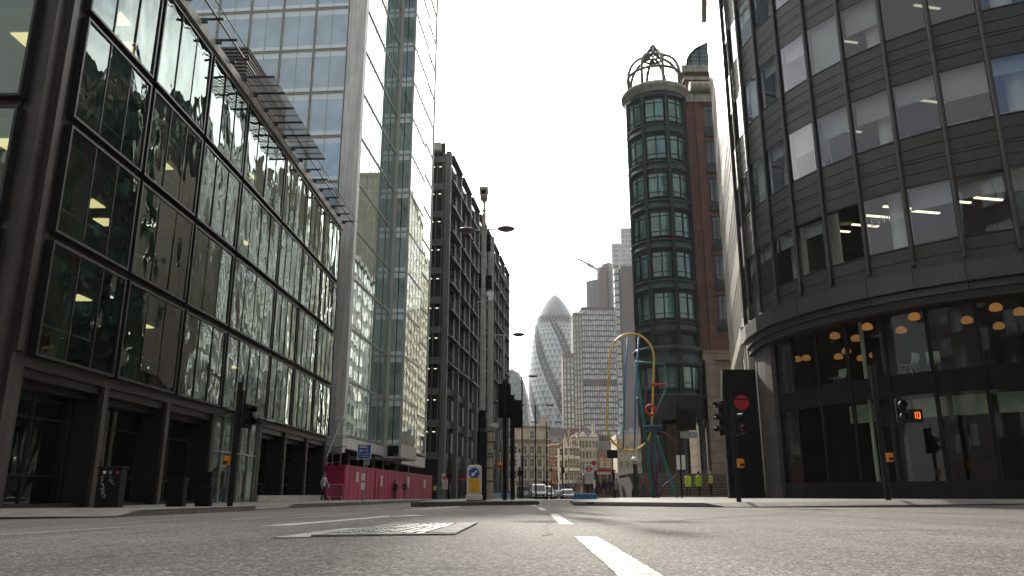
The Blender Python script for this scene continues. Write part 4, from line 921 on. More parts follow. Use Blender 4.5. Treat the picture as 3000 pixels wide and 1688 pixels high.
def arch(T):
    k = 3.1/5.2; b = MB()
    for rr, th in ((2.3,.2),(1.5,.12)): b.path([((2.6+rr*math.cos(q*math.pi/12))*k, -.3, 14.4+rr*1.3*math.sin(q*math.pi/12)) for q in range(13)], th, 6)
    b.prism([(.4*k,14.2)]+[((2.6-2.2*math.cos(q*math.pi/10))*k, 14.3+2.8*math.sin(q*math.pi/10)) for q in range(1,10)]+[(4.8*k,14.2)], -.1, .6, 1, 'y')
    for x in (1.2, 2.6, 4.0): b.box(x*k-.08, x*k+.08, -.35, -.1, 14, 17)
    b.box(-.1, 3.2, -.8, 0, 13.7, 14.3)
    b.build('arched_gable', [M['whitest'], M['redbr']], T)
    for z in (10.4, 7.0, 3.5): MB().box(-.05, 3.15, -.5, 0, z, z+.7).build('bay_ledge', M['whitest'], T)
house('ornate_house', 'tall narrow ornate house crowned by a white arched gable', 17.0, 236, 3.1, 14, M['redbr'], 3, (4.5,7.9,11.3), 2.1, M['whitest'], 3.0, extra=arch, ww=.6)
def ped(T):
    b = MB()
    for x in (-.1, 3.2): b.prism([(x,17.2),(x+1.5,18.9),(x+3.0,17.2)], -.5, .6, 0, 'y')
    for i in range(7): b.box(.0+i*1.0, .2+i*1.0, -.35, 0, 3.8, 16.6)
    b.build('pediment', M['whitest'], T)
    MB().box(1.0, 1.8, 4, 6, 17, 20.5).build('chimney', M['redbr'], T); MB().box(4.6, 5.0, 4, 4.4, 17, 21.6).build('chimney', M['whitest'], T); MB().box(5.3, 5.7, 4, 4.4, 17, 21.4).build('chimney', M['whitest'], T)
house('stone_terrace', 'pale stone terrace with two pediments and tall paired windows', 20.15, 240, 6.2, 16.8, M['whitest'], 6, (4.4,7.6,10.8,14.0), 2.1, M['whitest'], 2.2, bands=(3.4,7.0,10.2,13.4,16.6), ww=.62, extra=ped)
house('brick_terrace', 'dark red brick house with arched windows below the grey office', 26.0, 238, 3.6, 13.0, M['redbr'], 2, (4.6,8.4), 2.2, M['lime'], 3)
T = grid_tower('grey_office', 'plain dark grey office building behind the yellow tube loop', 'office', 26.4, 246, 8.0, 14, 17.0, 5, 3.6, [mat('grey-brown panel', (.10,.095,.09), .8), M['wdark']], 0, .7, .5)
T = grid_tower('pale_office', 'pale buff office building with small windows at the end of the street', 'office', 26.9, 202, 8.2, 12, 14.0, 5, 3.4, [M['lime'], M['wdark']], 0, .35, .4)
b = MB(); b.box(2, 14, 2, 12, 14, 16.5); b.box(.8, 2.2, 1, 2, 15.2, 16.9); b.box(3.6, 5, 1, 2, 15.2, 16.7); b.build('plant_room', mat('pale plant room', (.38,.4,.42), .6), T)
b = MB(); b.box(8.2, 16, 0, 12, -2, 11); b.build('side_wing', M['brownst'], T)
house('mansard_building', 'dark mansard roofed building with small white dormers behind the gabled house', 9.6, 262, 16, 18.6, M['slate'], 4, (19.6-2.9,), 1.7, M['whitest'], 3.2, ww=1.3)
MB_ = thing('ramp_wall', 'sloping white wall panel of a raised ramp with railings', 'wall', (.1235*78, 78, 0))
b = MB(); b.prism([(0,2.25),(2.6,2.75),(2.6,1.1),(.5,1.3)], 0, .25, 0, 'y'); b.build('panel', M['white'], MB_)
b = MB()
for z in (2.9, 3.2, 3.5): b.tube((.9,.1,z-.15),(2.6,.1,z+.15),.03,n=6)
for x in (1.0, 1.8, 2.5): b.tube((x,.1,2.3),(x,.1,3.4),.03,n=6)
b.box(.6, 2.5, .05, .2, -.4, 1.2); b.build('railing', M['grey'], MB_)
# ------------------------------------------------------------------ street furniture
M['yel'] = mat('yellow reflective', (.62,.33,.015), .45, 0, .08, 4)
M['cream'] = mat('off-white plastic', (.52,.50,.44), .45, 0, .15, 5)
M['signblue'] = mat('sign blue', (.012,.07,.27), .4, 0, .08, 4)
M['orange'] = mat('orange push button box', (.65,.22,.01), .45, 0, .05, 4)
M['redp'] = mat('red paint', (.42,.02,.02), .4, 0, .1, 4)
M['amber'] = emis('amber digits', (1,.16,.02), .8)
M['redlit'] = emis('red signal', (1,.03,.02), .55)
M['magenta'] = mat('magenta hoarding paint', (.42,.014,.078), .42, 0, .2, .7, streak=.35)
M['bluebar'] = mat('blue plastic', (.02,.17,.33), .5, 0, .12, 3)
def px_arrow(mb, cx, y, cz, s, m):
    """white arrow pointing down-left"""
    d = Vector((-.7071, 0, -.7071)); n = Vector((.7071, 0, -.7071)); c = Vector((cx, y, cz))
    P = [c-d*s*.9+n*s*.16, c+d*s*.25+n*s*.16, c+d*s*.25+n*s*.55, c+d*s*.95, c+d*s*.25-n*s*.55, c+d*s*.25-n*s*.16, c-d*s*.9-n*s*.16]
    mb.add(P, [tuple(range(7))], m)
T = thing('traffic_bollard', 'white bollard with a blue keep-left arrow disc and a yellow panel', 'bollard', (-1.37, 29.0, IZ))
b = MB(); b.prism([(-.27,.13),(.27,.13),(.27,1.14),(.24,1.22),(.16,1.26),(-.16,1.26),(-.24,1.22),(-.27,1.14)], -.12, .12, 0, 'y'); b.build('body', M['cream'], T, bevel=.025)
b = MB(); b.box(-.30, .30, -.16, .16, .03, .20); b.box(-.27,.27,-.13,.13,0,.03,1); b.build('base', [M['cream'], M['black']], T, bevel=.02)
b = MB(); b.lathe([(.01,0),(.195,0)], 28); o = b.build('arrow_disc', M['signblue'], T, (0,-.125,.97)); o.rotation_euler = (R(90),0,0)
b = MB(); px_arrow(b, 0, -.131, .97, .15, 0); b.build('arrow', M['white'], T)
b = MB(); b.box(-.19,.20,-.127,-.12,.28,.80); b.build('yellow_panel', M['yel'], T)
b = MB()
for k in range(3):
    a = R(90+120*k); c0 = Vector((.005+.035*math.cos(a), -.13, .36+.035*math.sin(a))); t0 = Vector((-math.sin(a),0,math.cos(a))); b.tube(c0-t0*.024, c0+t0*.024, .008, n=5)
for x in (-.09,.0,.09): b.tube((x,-.165,.10),(x,-.16,.10),.012,n=8)
b.build('marks', M['black'], T).name = 'recycling_mark'
def lamp_head(par, x, z, w_, mt, y=0):
    m = MB(); m.lathe([(.01,-.10),(.20,-.09),(.36,-.02),(.38,.02),(.30,.07),(.12,.10),(.01,.11)], 20)
    o = m.build('lamp_head', mt, par, (x, y, z)); o.scale = (w_/.76, .8, 1); return o
M['lampgrey'] = mat('grey lamp head', (.13,.115,.11), .4, .2, .1, 3)
M['polegreen'] = mat('pale grey green paint', (.36,.37,.33), .5, 0, .15, 3, streak=.2)
T = thing('camera_mast', 'pale tapered mast carrying two lamp discs and a surveillance camera on top', 'camera mast', (-1.18, 31.0, IZ))
b = MB(); b.tube((0,0,3.3),(0,0,11.2),.11,n=12); b.tube((0,0,11.2),(0,0,11.75),.075,n=10,m=1); b.tube((0,0,11.75),(0,0,12.3),.045,n=8); b.tube((0,0,11.85),(0,0,11.92),.08,n=8)
for z in (4.6,6.4,8.1,9.8): b.tube((0,0,z),(0,0,z+.05),.118,n=12,m=2)
b.build('pole', [M['polegreen'], mat('cream collar', (.5,.42,.27), .6), M['grey']], T)
b = MB(); b.tube((0,0,0),(0,0,2.6),.2,n=14); b.tube((0,0,2.6),(0,0,2.75),.2,.14,n=14); b.tube((0,0,2.75),(0,0,3.45),.14,n=14); b.build('pole_base', M['black'], T)
b = MB(); b.tube((0,0,11.0),(-.45,0,11.0),.035,n=6); b.tube((0,0,11.05),(.55,0,11.05),.03,n=6); b.build('arm', M['polegreen'], T)
lamp_head(T, -.74, 11.0, .76, M['lampgrey']); lamp_head(T, .93, 11.06, .76, M['lampgrey'])
b = MB(); b.box(-.17,.13,-.45,.25,12.42,12.72); b.box(-.21,.17,-.5,.3,12.72,12.78); b.tube((0,0,12.25),(0,0,12.42),.07,.13,n=8); b.box(-.12,.08,-.455,-.44,12.47,12.66,1); b.build('camera', [mat('cream camera', (.5,.45,.37), .5), M['blackm']], T)
MB().box(-.2,-.11,-.1,.1,8.5,9.1).build('equipment_box', M['blackm'], T); MB().box(.11,.34,-.1,.15,8.45,9.0).build('equipment_box', M['blackm'], T); MB().box(.12,.28,-.05,.12,10.1,10.8).build('equipment_box', M['blackm'], T)
MB().tube((-.3,0,7.85),(.4,0,7.95),.03,n=6).build('bracket', M['grey'], T)
b = MB(); b.box(.15,.42,-.2,.1,8.12,8.28); b.box(.2,.38,-.18,.0,7.92,8.14); b.build('dome_camera', M['white'], T)
T = thing('lamp_post', 'pale lower mast with black straps and an oval white sign close behind the camera mast', 'mast', (-1.05, 37.5, IZ))
b = MB(); b.tube((0,0,0),(0,0,3.3),.175,n=12); b.tube((0,0,3.3),(0,0,12.9),.15,n=12,m=1); b.build('pole', [mat('beige paint', (.36,.33,.25), .6, 0, .2, 4, streak=.3), M['polegreen']], T)
b = MB()
for z in (.8,1.4,1.9,2.05,2.6,3.1): b.tube((0,0,z),(0,0,z+.05),.19,n=12)
b.build('strap', M['black'], T)
b = MB(); b.lathe([(.01,0),(.23,0),(.23,.02),(.01,.02)], 20); o = b.build('sign_plate', mat('faded sign plate', (.40,.41,.39), .6), T, (.22,-.2,3.35)); o.rotation_euler = (R(90),0,0); o.scale = (1,.75,1)
def double_lamp(x, y, h, lab, arm=.9, wd=.75, col='lampgrey', zb=None, one=False, base=.09):
    T = thing('lamp_post', lab, 'lamp post', (x, y, zb if zb is not None else pz(x,y)), 0, 'lamp posts along the middle of the street')
    b = MB(); b.tube((0,0,0),(0,0,h*.35),base,n=10); b.tube((0,0,h*.35),(0,0,h),base*.7,n=10)
    for z in (.3,.34,.4): b.tube((0,0,h*z),(0,0,h*z+.06),base*1.1,n=10)
    b.build('pole', M['polegreen'] if y < 60 else M['blackm'], T)
    b = MB(); b.tube((0,0,h-.05),(arm,0,h),.03,n=6)
    if not one: b.tube((0,0,h-.05),(-arm,0,h),.03,n=6)
    b.build('arm', M['polegreen'], T)
    lamp_head(T, arm+wd*.4, h, wd, M[col]) 
    if not one: lamp_head(T, -arm-wd*.4, h, wd, M[col])
double_lamp(-.46, 43.5, 9.05, 'double armed lamp post behind the black signal heads on the island', .55, .72, zb=IZ)
double_lamp(2.38, 80, 9.4, 'slender double lamp post in front of the bullet tower, nearest of the far row', 1.1, 1.0, zb=-.2)
double_lamp(4.25, 97, 9.3, 'second slender double lamp post between the limestone corner and the bullet tower', 1.1, 1.0, zb=-.3)
double_lamp(.9, 70, 10.9, 'single lamp post half hidden behind the black signals against the humped building', .6, 1.0, zb=-.2, one=True)
double_lamp(8.9, 140, 9.0, 'far double lamp post in front of the gabled house', 1.6, 1.2, zb=-.45)
double_lamp(10.7, 150, 7.7, 'farthest double lamp post in front of the ornate house', 1.4, 1.2, zb=-.5)
def signal_head(par, x, y, z, rz=0, n=3, lit=None, backs=False):
    """black backing board with hooded lenses; facing -y before rotation"""
    e = MB(); e.box(-.15,.15,-.06,.06,0,.36*n); o = e.build('signal_head', M['black'], par, (x,y,z), bevel=.015); o.rotation_euler = (0,0,rz)
    for k in range(n):
        m = MB(); m.lathe([(.11,0),(.125,.02),(.125,.22)], 14, 0, a0=-20, a1=200); m.lathe([(.01,.0),(.11,.0),(.11,.03)], 14, 0)
        h = m.build('hood', M['black'], o, (0,-.06,.18+.36*k)); h.rotation_euler = (R(90),0,0)
        ln = MB(); ln.lathe([(.01,.02),(.1,.008)], 14); q = ln.build('lens', lit if (lit and k == n-1) else M['lensoff'], o, (0,-.062,.18+.36*k)); q.rotation_euler = (R(90),0,0)
    return o
M['lensoff'] = glass('dark lens', 1.6, opaque=(.02,.02,.02))
def push_box(par, x, y, z, rz=0, top=False):
    m = MB(); m.box(-.10,.10,-.1,.1,0,.26); o = m.build('push_button_box', M['orange'], par, (x,y,z), bevel=.015); o.rotation_euler = (0,0,rz)
    MB().box(-.07,.07,-.115,-.1,.04,.12).build('button_panel', M['blackm'], o)
    return o
# left signal
T = thing('traffic_signal', 'black signal pole with two side-facing lamps before the bronze building', 'traffic light', (-8.42, 24.0, pz(-8.42,24)), 0, 'traffic signals round the junction')
b = MB(); b.tube((0,0,0),(0,0,3.75),.085,n=12); b.tube((.06,0,3.75),(.06,0,3.98),.03,n=6); b.build('pole', M['black'], T)
signal_head(T, .30, 0, 2.35, R(55), 2)
MB().box(.06,.14,-.06,.06,1.9,3.5).build('bracket', M['black'], T)
push_box(T, -.17, -.04, 1.25, R(-20))
# island signals seen from behind
for (x, y, h, z0, hx, n, lab) in ((-.30,33,4.95,3.35,-.02,3,'black island signal pole with an orange push box, its board seen from behind'),(.02,35,4.9,3.1,.16,3,'second black signal pole on the island, its board a step lower')):
    T = thing('traffic_signal', lab, 'traffic light', (x, y, IZ), 0, 'traffic signals round the junction')
    b = MB(); b.tube((0,0,0),(0,0,h if n and x < -.1 else h*.93),.085 if x < -.1 else .1,n=12); b.build('pole', M['black'], T)
    b = MB(); b.box(-.27,.27,.02,.06,z0,z0+1.45 if x < -.1 else z0+1.25); o = b.build('backing_board', M['blackm'], T, (hx,.06,0), bevel=.02)
    signal_head(T, hx, .2, z0+.15, R(180), 3)
    if x < -.1: push_box(T, -.2, 0, 1.25, R(10))
    else: MB().box(.17,.35,.0,.05,1.4,2.0).build('notice_plate', M['white'], T)
T = thing('traffic_signal', 'black signal pole with a lit number ten countdown before the round building', 'traffic light', (11.25, 24.0, pz(11.25,24)), 0, 'traffic signals round the junction')
b = MB(); b.tube((0,0,0),(-.02,0,4.05),.085,n=12); b.build('pole', M['black'], T)
signal_head(T, .72, 0, 2.28, R(-8), 2); MB().box(.05,.8,-.03,.03,2.2,2.26).build('bracket', M['black'], T)
b = MB(); b.box(-.20,.20,-.05,.1,0,.40); cd = b.build('countdown_box', M['black'], T, (1.15,0,2.3), bevel=.015)
def seg(par, s, x, z, h, mt):
    S = {'0':'abcdef','1':'bc','8':'abcdefg','3':'abcdg'}[s]; m = MB(); w_ = h*.5; t = .022
    for c in S:
        x0,x1,z0,z1 = {'a':(0,w_,h-t,h),'b':(w_-t,w_,h/2,h),'c':(w_-t,w_,0,h/2),'d':(0,w_,0,t),'e':(0,t,0,h/2),'f':(0,t,h/2,h),'g':(0,w_,h/2-t/2,h/2+t/2)}[c]; m.box(x+x0,x+x1,-.06,-.051,z+z0,z+z1)
    m.build('digit', mt, par)
seg(cd,'1',-.13,.11,.2,M['amber']); seg(cd,'0',.01,.11,.2,M['amber'])
push_box(T, .13, -.05, 1.12, R(15))
T = thing('traffic_signal', 'black signal pole with painted white glints at its lens edges in front of the black totem', 'traffic light', (6.78, 24.0, pz(6.78,24)), 0, 'traffic signals round the junction')
b = MB(); b.tube((0,0,0),(-.03,0,2.6),.075,n=12); b.tube((-.03,0,2.6),(-.03,0,3.25),.04,n=8); b.build('pole', M['black'], T)
signal_head(T, -.28, .05, 1.95, R(-70), 3); signal_head(T, .05, -.05, 1.95, R(50), 2)
b = MB(); b.box(-.09,.09,-.05,.1,0,.3); cd = b.build('countdown_box', M['black'], T, (.28,0,2.02)); seg(cd,'3',-.05,.07,.17,M['redlit'])
m = MB()
for z in (2.2,2.52,2.84): m.lathe([(.01,z-.03),(.04,z),(.01,z+.03)], 8, 0, (-.55,0,0))
m.build('painted_glint', mat('pale glint paint', (.8,.8,.78), .2), T)  # pale blobs paint in the light caught by the lens edges
push_box(T, .09, -.04, 1.0, R(25))
T = thing('totem_panel', 'tall black panel with a red disc standing against the pale facade', 'panel', (9.88, 36.4, .1))
b = MB(); b.prism([(0,-.3),(1.62,-.3),(1.60,5.95),(.07,5.95),(-.02,4.6)], 0, .35, 0, 'y'); b.build('panel', M['blackm'], T)
b = MB(); b.lathe([(.01,0),(.345,0)], 30); o = b.build('red_disc', mat('red enamel', (.5,.012,.02), .35, 0, .06, 4), T, (.86,-.006,4.4)); o.rotation_euler = (R(90),0,0)
MB().box(.55,1.2,-.012,-.007,4.50,4.56).build('disc_bar', M['blackm'], T)
# left pavement furniture
def cabinet(name, lab, x, y, w_, d, h, rz=0, z=None, extra=None):
    T = thing(name, lab, 'cabinet', (x, y, pz(x,y) if z is None else z), rz)
    b = MB(); b.box(0,w_,0,d,-.05,h-.06); b.build('body', M['cabinet'], T, bevel=.012); b = MB(); b.box(-.03,w_+.03,-.03,d+.03,h-.06,h); b.build('lid', M['cabinet'], T, bevel=.01)
    b = MB(); b.box(w_*.5-.006,w_*.5+.006,-.008,0,.05,h-.12); b.box(w_*.56,w_*.60,-.02,0,h*.5,h*.58); b.build('door_seam', M['blackm'], T)
    return T
M['cabinet'] = mat('black street cabinet', (.006,.006,.007), .6, 0, .3, 5, spec=.2)
T = cabinet('street_cabinet', 'black street cabinet scrawled with pale graffiti at the bronze building corner', -11.75, 22.6, .64, .42, 1.13, R(4))
g = MB(); rr = random.Random(3)
def scrib(x0, z0, n, dx, dz, amp):
    p = []
    for i in range(n*6): t = i/6; p.append((x0+dx*t+amp*math.sin(t*6.28*.9)*(.7+.3*math.sin(t*2.1)), -.006, z0+dz*t+amp*1.1*math.cos(t*6.28*.7+.4*math.sin(t*3))))
    g.path(p, .0085, 4)
scrib(.12,.93,8,.012,-.075,.055); scrib(.33,.82,4,.03,-.04,.05); scrib(.16,.6,6,.02,-.055,.06)
for k in range(9): x = .12+k*.04; g.path([(x,-.006,1.06),(x+.015,-.006,1.085),(x+.03,-.006,1.062)], .005, 4)
g.build('graffiti', mat('pale spray paint', (.24,.23,.19), .7, 0, .3, 20), T)
b = MB(); b.lathe([(.005,0),(.05,0)], 14); o = b.build('sticker', mat('blue sticker', (.18,.28,.38), .5), T, (.34,-.004,.97)); o.rotation_euler = (R(90),0,0)
b = MB(); b.box(.14,.22,-.005,-.002,.93,1.01); b.build('sticker', M['white'], T)
b = MB(); b.lathe([(.005,0),(.045,0)], 14); o = b.build('sticker', M['redp'], T, (.54,-.004,.96)); o.rotation_euler = (R(90),0,0)
cabinet('street_cabinet', 'plain black twin cabinet by the third portal of the bronze building', -11.2, 26.0, .52, .38, 1.0, R(3))
cabinet('street_cabinet', 'tall dark cabinet standing behind the plain black twin cabinet', -10.9, 27.6, .5, .36, 1.22, R(3))
cabinet('cable_pillar', 'slim grey cable pillar beside the plain black twin cabinet', -10.15, 26.3, .26, .22, .74, R(3))
# hoarding round the glass tower's foot
HA = math.atan2(1, .083)
HX, HY = -12.18, 58.0
H = thing('hoarding', 'long magenta timber hoarding below the glass tower', 'hoarding', (HX, HY, 0), HA)
b = MB(); b.box(0, 34.8, 0, .1, -.6, 2.3); b.box(0, .1, .1, 5.0, -.6, 2.3); b.box(-.03, 34.8, -.05, .12, 2.3, 2.42); b.box(-.03, 34.8, -.03, .0, -.6, -.1)
for k in range(29): b.box(.05+1.2*k, .10+1.2*k, -.012, 0, -.1, 2.3, 1)
for k in range(4): b.box(-.012, 0, .3+1.2*k, .35+1.2*k, -.5, 2.3, 1)
b.box(-.05,.0,-.05,5.0,2.3,2.42)
b.build('panel', [M['magenta'], mat('panel joint', (.13,.005,.025), .6)], H)
b = MB(); b.box(8.9, 9.9, -.04, -.0, -.45, 1.75, 0); b.box(9.82, 9.9, -.1, -.04, -.45, 1.75, 1); b.box(8.8,9.0,-.06,0,-.5,2.3,0); b.build('door', [M['magenta'], M['redp']], H)
for s, z, w_, h_ in ((3.1,1.25,.55,.75),(10.7,1.05,.55,.85),(21.5,1.0,.8,1.0),(30,1.0,.9,.9)):
    m = MB(); m.box(s, s+w_, -.02, -.013, z, z+h_); o = m.build('notice', M['white'], H); m = MB()
    for q in range(4): m.box(s+.08, s+w_-.08, -.026, -.021, z+.12+q*h_*.2, z+.15+q*h_*.2)
    m.build('notice_lines', M['grey'], o).name = 'notice_print'
m = MB(); m.box(16.3,17.1,-.02,-.013,1.35,1.65); m.build('notice', mat('pink notice', (.6,.12,.16), .6), H)
sc = thing('scaffold', 'bundle of scaffold tubes standing between the bronze building and the glass tower', 'scaffold', (-13.9, 58.6, 0))
for k in range(9): MB().tube((rnd.uniform(-1.6,.2),rnd.uniform(0,1.2),2.6+k*.42),(rnd.uniform(.9,2.2),rnd.uniform(-.2,1),2.7+k*.42+rnd.uniform(-.3,.3)),.035,n=6).build('tube', M['steel'], sc)
for k in range(5): x = -1.3+k*.6; MB().tube((x,.6,0),(x,.6,4.6+rnd.uniform(0,1.8)),.035,n=6).build('tube', M['steel'], sc)
MB().tube((.2,-.1,3.0),(1.3,.1,6.2),.045,n=6).build('tube', M['white'], sc)
b = MB(); b.box(-1.5,.9,.2,.9,3.3,3.36); b.box(-1.4,1.2,.1,.9,3.75,3.8); b.build('board', M['grey'], sc)
# crowd barrier
T = thing('crowd_barrier', 'silver crowd barrier leaning beside the hoarding corner', 'barrier', (-12.2, 53.0, pz(-12.2,53)), R(-4))
b = MB(); b.path([(0,0,.25),(0,0,.95),(.06,0,1.02),(.98,0,1.02),(1.04,0,.95),(1.04,0,.25)], .022, 6, closed=True)
for k in range(1,9): b.tube((k*.115,0,.25),(k*.115,0,1.02),.006,n=4)
b.build('frame', M['steel'], T); b = MB(); b.tube((.1,0,.25),(.3,-.25,0),.02,n=6); b.tube((.94,0,.25),(1.12,-.25,0),.02,n=6); b.build('foot', M['steel'], T)
MB().box(.03,.12,-.03,-.02,.82,.98).build('tag_plate', M['white'], T)
# bus lane sign
T = thing('bus_lane_sign', 'blue bus, taxi and cycle lane sign on a grey pole', 'road sign', (-7.45, 40.0, pz(-7.45,40)))
b = MB(); b.tube((0,0,-.05),(0,0,2.75),.045,n=8); b.build('pole', M['grey'], T)
b = MB(); b.box(-.36,.34,-.08,-.05,2.05,2.80,0); b.box(-.33,.31,-.084,-.08,2.08,2.77,1); b.box(-.33,.31,-.088,-.084,2.30,2.32,0); b.box(.16,.175,-.088,-.084,2.32,2.77,0); sp = b.build('sign_panel', [M['white'], M['signblue']], T)
b = MB(); b.box(-.26,.12,-.09,-.086,2.62,2.73,0); b.box(-.26,.12,-.092,-.09,2.67,2.70,1); b.prism([(-.28,2.44),(-.08,2.44),(-.1,2.49),(-.15,2.5),(-.18,2.55),(-.2,2.5),(-.27,2.48)], -.09, -.086, 0, 'y')
for x in (-.02,.09): b.path([(x+.045*math.cos(q*math.pi/6),-.088,2.48+.045*math.sin(q*math.pi/6)) for q in range(12)], .006, 4, closed=True)
b.path([(-.02,-.088,2.48),(.02,-.088,2.53),(.07,-.088,2.53),(.09,-.088,2.48)], .006, 4); b.build('symbols', [M['white'], M['signblue']], sp).name = 'vehicle_symbols'
text('At all times', .105, M['white'], sp, (-.01,-.087,2.19), (R(90),0,0)); text('taxi', .06, M['white'], sp, (-.24,-.087,2.38), (R(90),0,0))
MB().box(.05,.25,-.04,.08,1.78,2.0).build('control_box', M['grey'], T)
for z in (.55,1.0): MB().box(-.09,.09,-.062,-.047,z,z+.36).build('notice', M['white'], T)
# bus stops
def roundel(par, x, y, z, s):
    m = MB(); m.box(x-s*.62,x+s*.62,y,y+.01,z-s*.62,z+s*.62,0); m.path([(x+s*.36*math.cos(q*math.pi/10),y-.008,z+s*.36*math.sin(q*math.pi/10)) for q in range(20)], s*.085, 5, 1, closed=True); m.box(x-s*.52,x+s*.52,y-.03,y-.02,z-s*.09,z+s*.09,1); m.build('roundel_plate', [M['white'], M['redp']], par)
def shelter(lab, x, y, w_, z, facing=0):
    T = thing('bus_shelter', lab, 'bus shelter', (x, y, z), facing, 'red roofed bus shelters')
    b = MB(); b.prism([(-.15,2.3),(w_+.1,2.3),(w_+.1,2.42),(w_*.75,2.52),(w_*.25,2.52),(-.15,2.42)], -.7, .8, 0, 'y'); b.build('roof', M['redp'], T)
    for px_ in (.05, w_-.08): MB().box(px_-.1,px_+.1,-.6,.7,0,2.3).build('end_panel', M['black'], T)
    MB().box(.15,w_-.15,.66,.7,.3,2.1).build('glass_panel', glass('shelter glass', 1.5, (.75,.78,.76)), T)
    MB().box(.3,w_-.3,.3,.55,.5,.56).build('bench', M['redp'], T)
shelter('red roofed bus shelter with black end panels near the painted tube sculpture', 7.45, 72, 1.75, pz(7.45,72))
shelter('small red roofed bus shelter under the dark gridded office block', -6.55, 100, 2.8, pz(-6.5,100))
def bus_stop(lab, x, y, s, h, z):
    T = thing('bus_stop_sign', lab, 'bus stop', (x, y, z), 0, 'bus stop flags'); MB().tube((0,0,0),(0,0,h),.05,n=8).build('pole', M['grey'], T)
    roundel(T, -.42, -.05, h-.35, s); MB().box(-.8,-.06,-.03,0,h-1.15 if s > .7 else h-1.6,h-.35-s*.62).build('route_plate', mat('pale route plate', (.5,.5,.47), .6), T)
    b = MB(); b.lathe([(.01,0),(.2,0)], 16); o = b.build('top_disc', M['redp'], T, (0,-.06,h+.1)); o.rotation_euler = (R(90),0,0)
    MB().box(-.1,.1,-.07,-.05,.8,1.5).build('timetable', M['white'], T)
bus_stop('white bus stop flag with a red roundel behind the right shelter', 6.9, 67, .62, 2.75, pz(6.9,67))
bus_stop('small bus stop flag with a red roundel under the dark office block', -6.9, 88, .7, 2.6, pz(-6.9,88))
# blue plastic barrier
T = tag(MB().prism([(0,0),(1.5,0),(1.38,.42),(.1,.46)], 0, .5, 0, 'y').build('water_barrier', M['bluebar'], None, (3.45, 46.0, gz(3.4,46)+.005), bevel=.03), 'blue plastic water barrier lying at the kerb end', 'barrier')
T.rotation_euler = (0,0,R(-5))
for i, (x, y, lb) in enumerate(((-3.75,66,'pale blue barrier block behind the yellow panelled bollard'),(-1.9,72,'pale blue barrier block behind the lamp masts'),(-.75,74,'short pale blue barrier block next to the black signals'))):
    T = thing('barrier_block', lb, 'barrier', (x, y, gz(x,y))); b = MB(); b.prism([(0,0),(1.1,0),(1.0,.75),(.1,.75)], 0, .3, 0, 'y'); b.build('body', M['bluebar'], T)
    b = MB(); 
    for q in range(5): b.box(.2+q*.15,.27+q*.15,-.01,0,.15,.6)
    b.build('stripe', M['white'], T)
# signs and lanterns on the right footway
T = thing('sign_pole', 'thin black pole with a blank black board seen from behind and two white notices', 'sign', (9.53, 45.0, pz(9.53,45)))
b = MB(); b.tube((0,0,0),(.05,0,5.15),.05,n=8); b.build('pole', M['blackm'], T)
b = MB(); b.box(-.08,1.05,.06,.1,3.75,5.0); b.build('board', M['blackm'], T, bevel=.03); b = MB(); b.box(.12,1.08,.05,.1,3.3,3.68); b.build('lower_board', M['grey'], T)
for x in (-.22,.08): MB().box(x,x+.2,-.07,-.055,1.55,2.35).build('notice', M['white'], T)
T = thing('sign_pole', 'slim black pole with a square black board in front of the white ramp wall', 'sign', (6.95, 54.5, pz(6.95,54)))
b = MB(); b.tube((0,0,0),(-.05,0,3.0),.05,n=8); b.build('pole', M['blackm'], T); MB().box(-.42,.32,-.03,.03,2.65,3.2).build('board', M['blackm'], T)
def globe(x, y, lab):
    T = thing('globe_lamp', lab, 'lamp post', (x, y, pz(x,y)), 0, 'globe lanterns by the steps')
    b = MB(); b.lathe([(.3,0),(.3,.5),(.2,.7),(.16,1.4),(.22,1.5),(.13,1.7),(.09,2.3),(.16,2.4),(.05,2.5)], 14); b.build('column', M['black'], T)
    b = MB(); b.ball((0,0,2.72), .26, 10); b.build('globe', mat('opal globe', (.7,.68,.6), .3), T); b = MB(); b.path([(.27*math.cos(q*math.pi/8),.27*math.sin(q*math.pi/8),2.6) for q in range(16)], .03, 5, closed=True); b.build('collar', M['black'], T)
globe(9.25, 60, 'black column lamp with a white globe left of the stair'); globe(10.0, 64, 'black column lamp with a white globe half hidden behind its twin')
def post(x, y, h, lab, plate=True):
    T = thing('signal_post', lab, 'pole', (x, y, gz(x,y)+.05)); MB().tube((0,0,0),(0,0,h),.09,n=8).build('pole', M['black'], T)
    if plate: MB().box(-.28,.28,-.12,-.06,h*.45,h*.56).build('box', M['black'], T)
post(.85, 86, 5.3, 'thin black post with a small square box before the limestone corner')
post(-6.0, 76, 4.4, 'thick black post with a lamp bracket under the dark gridded block')
for k, (x, y) in enumerate(((6.4,160),(5.9,120),(8.3,130),(11.0,175),(12.9,190))): post(x, y, (6.2,5.2,9.0,6,6)[k], ['thin dark post beside the white van','dark post standing right of the white van','tall dark post in front of the brick house','thin dark post under the gabled house','thin dark post by the ornate house'][k], k % 2 == 0)
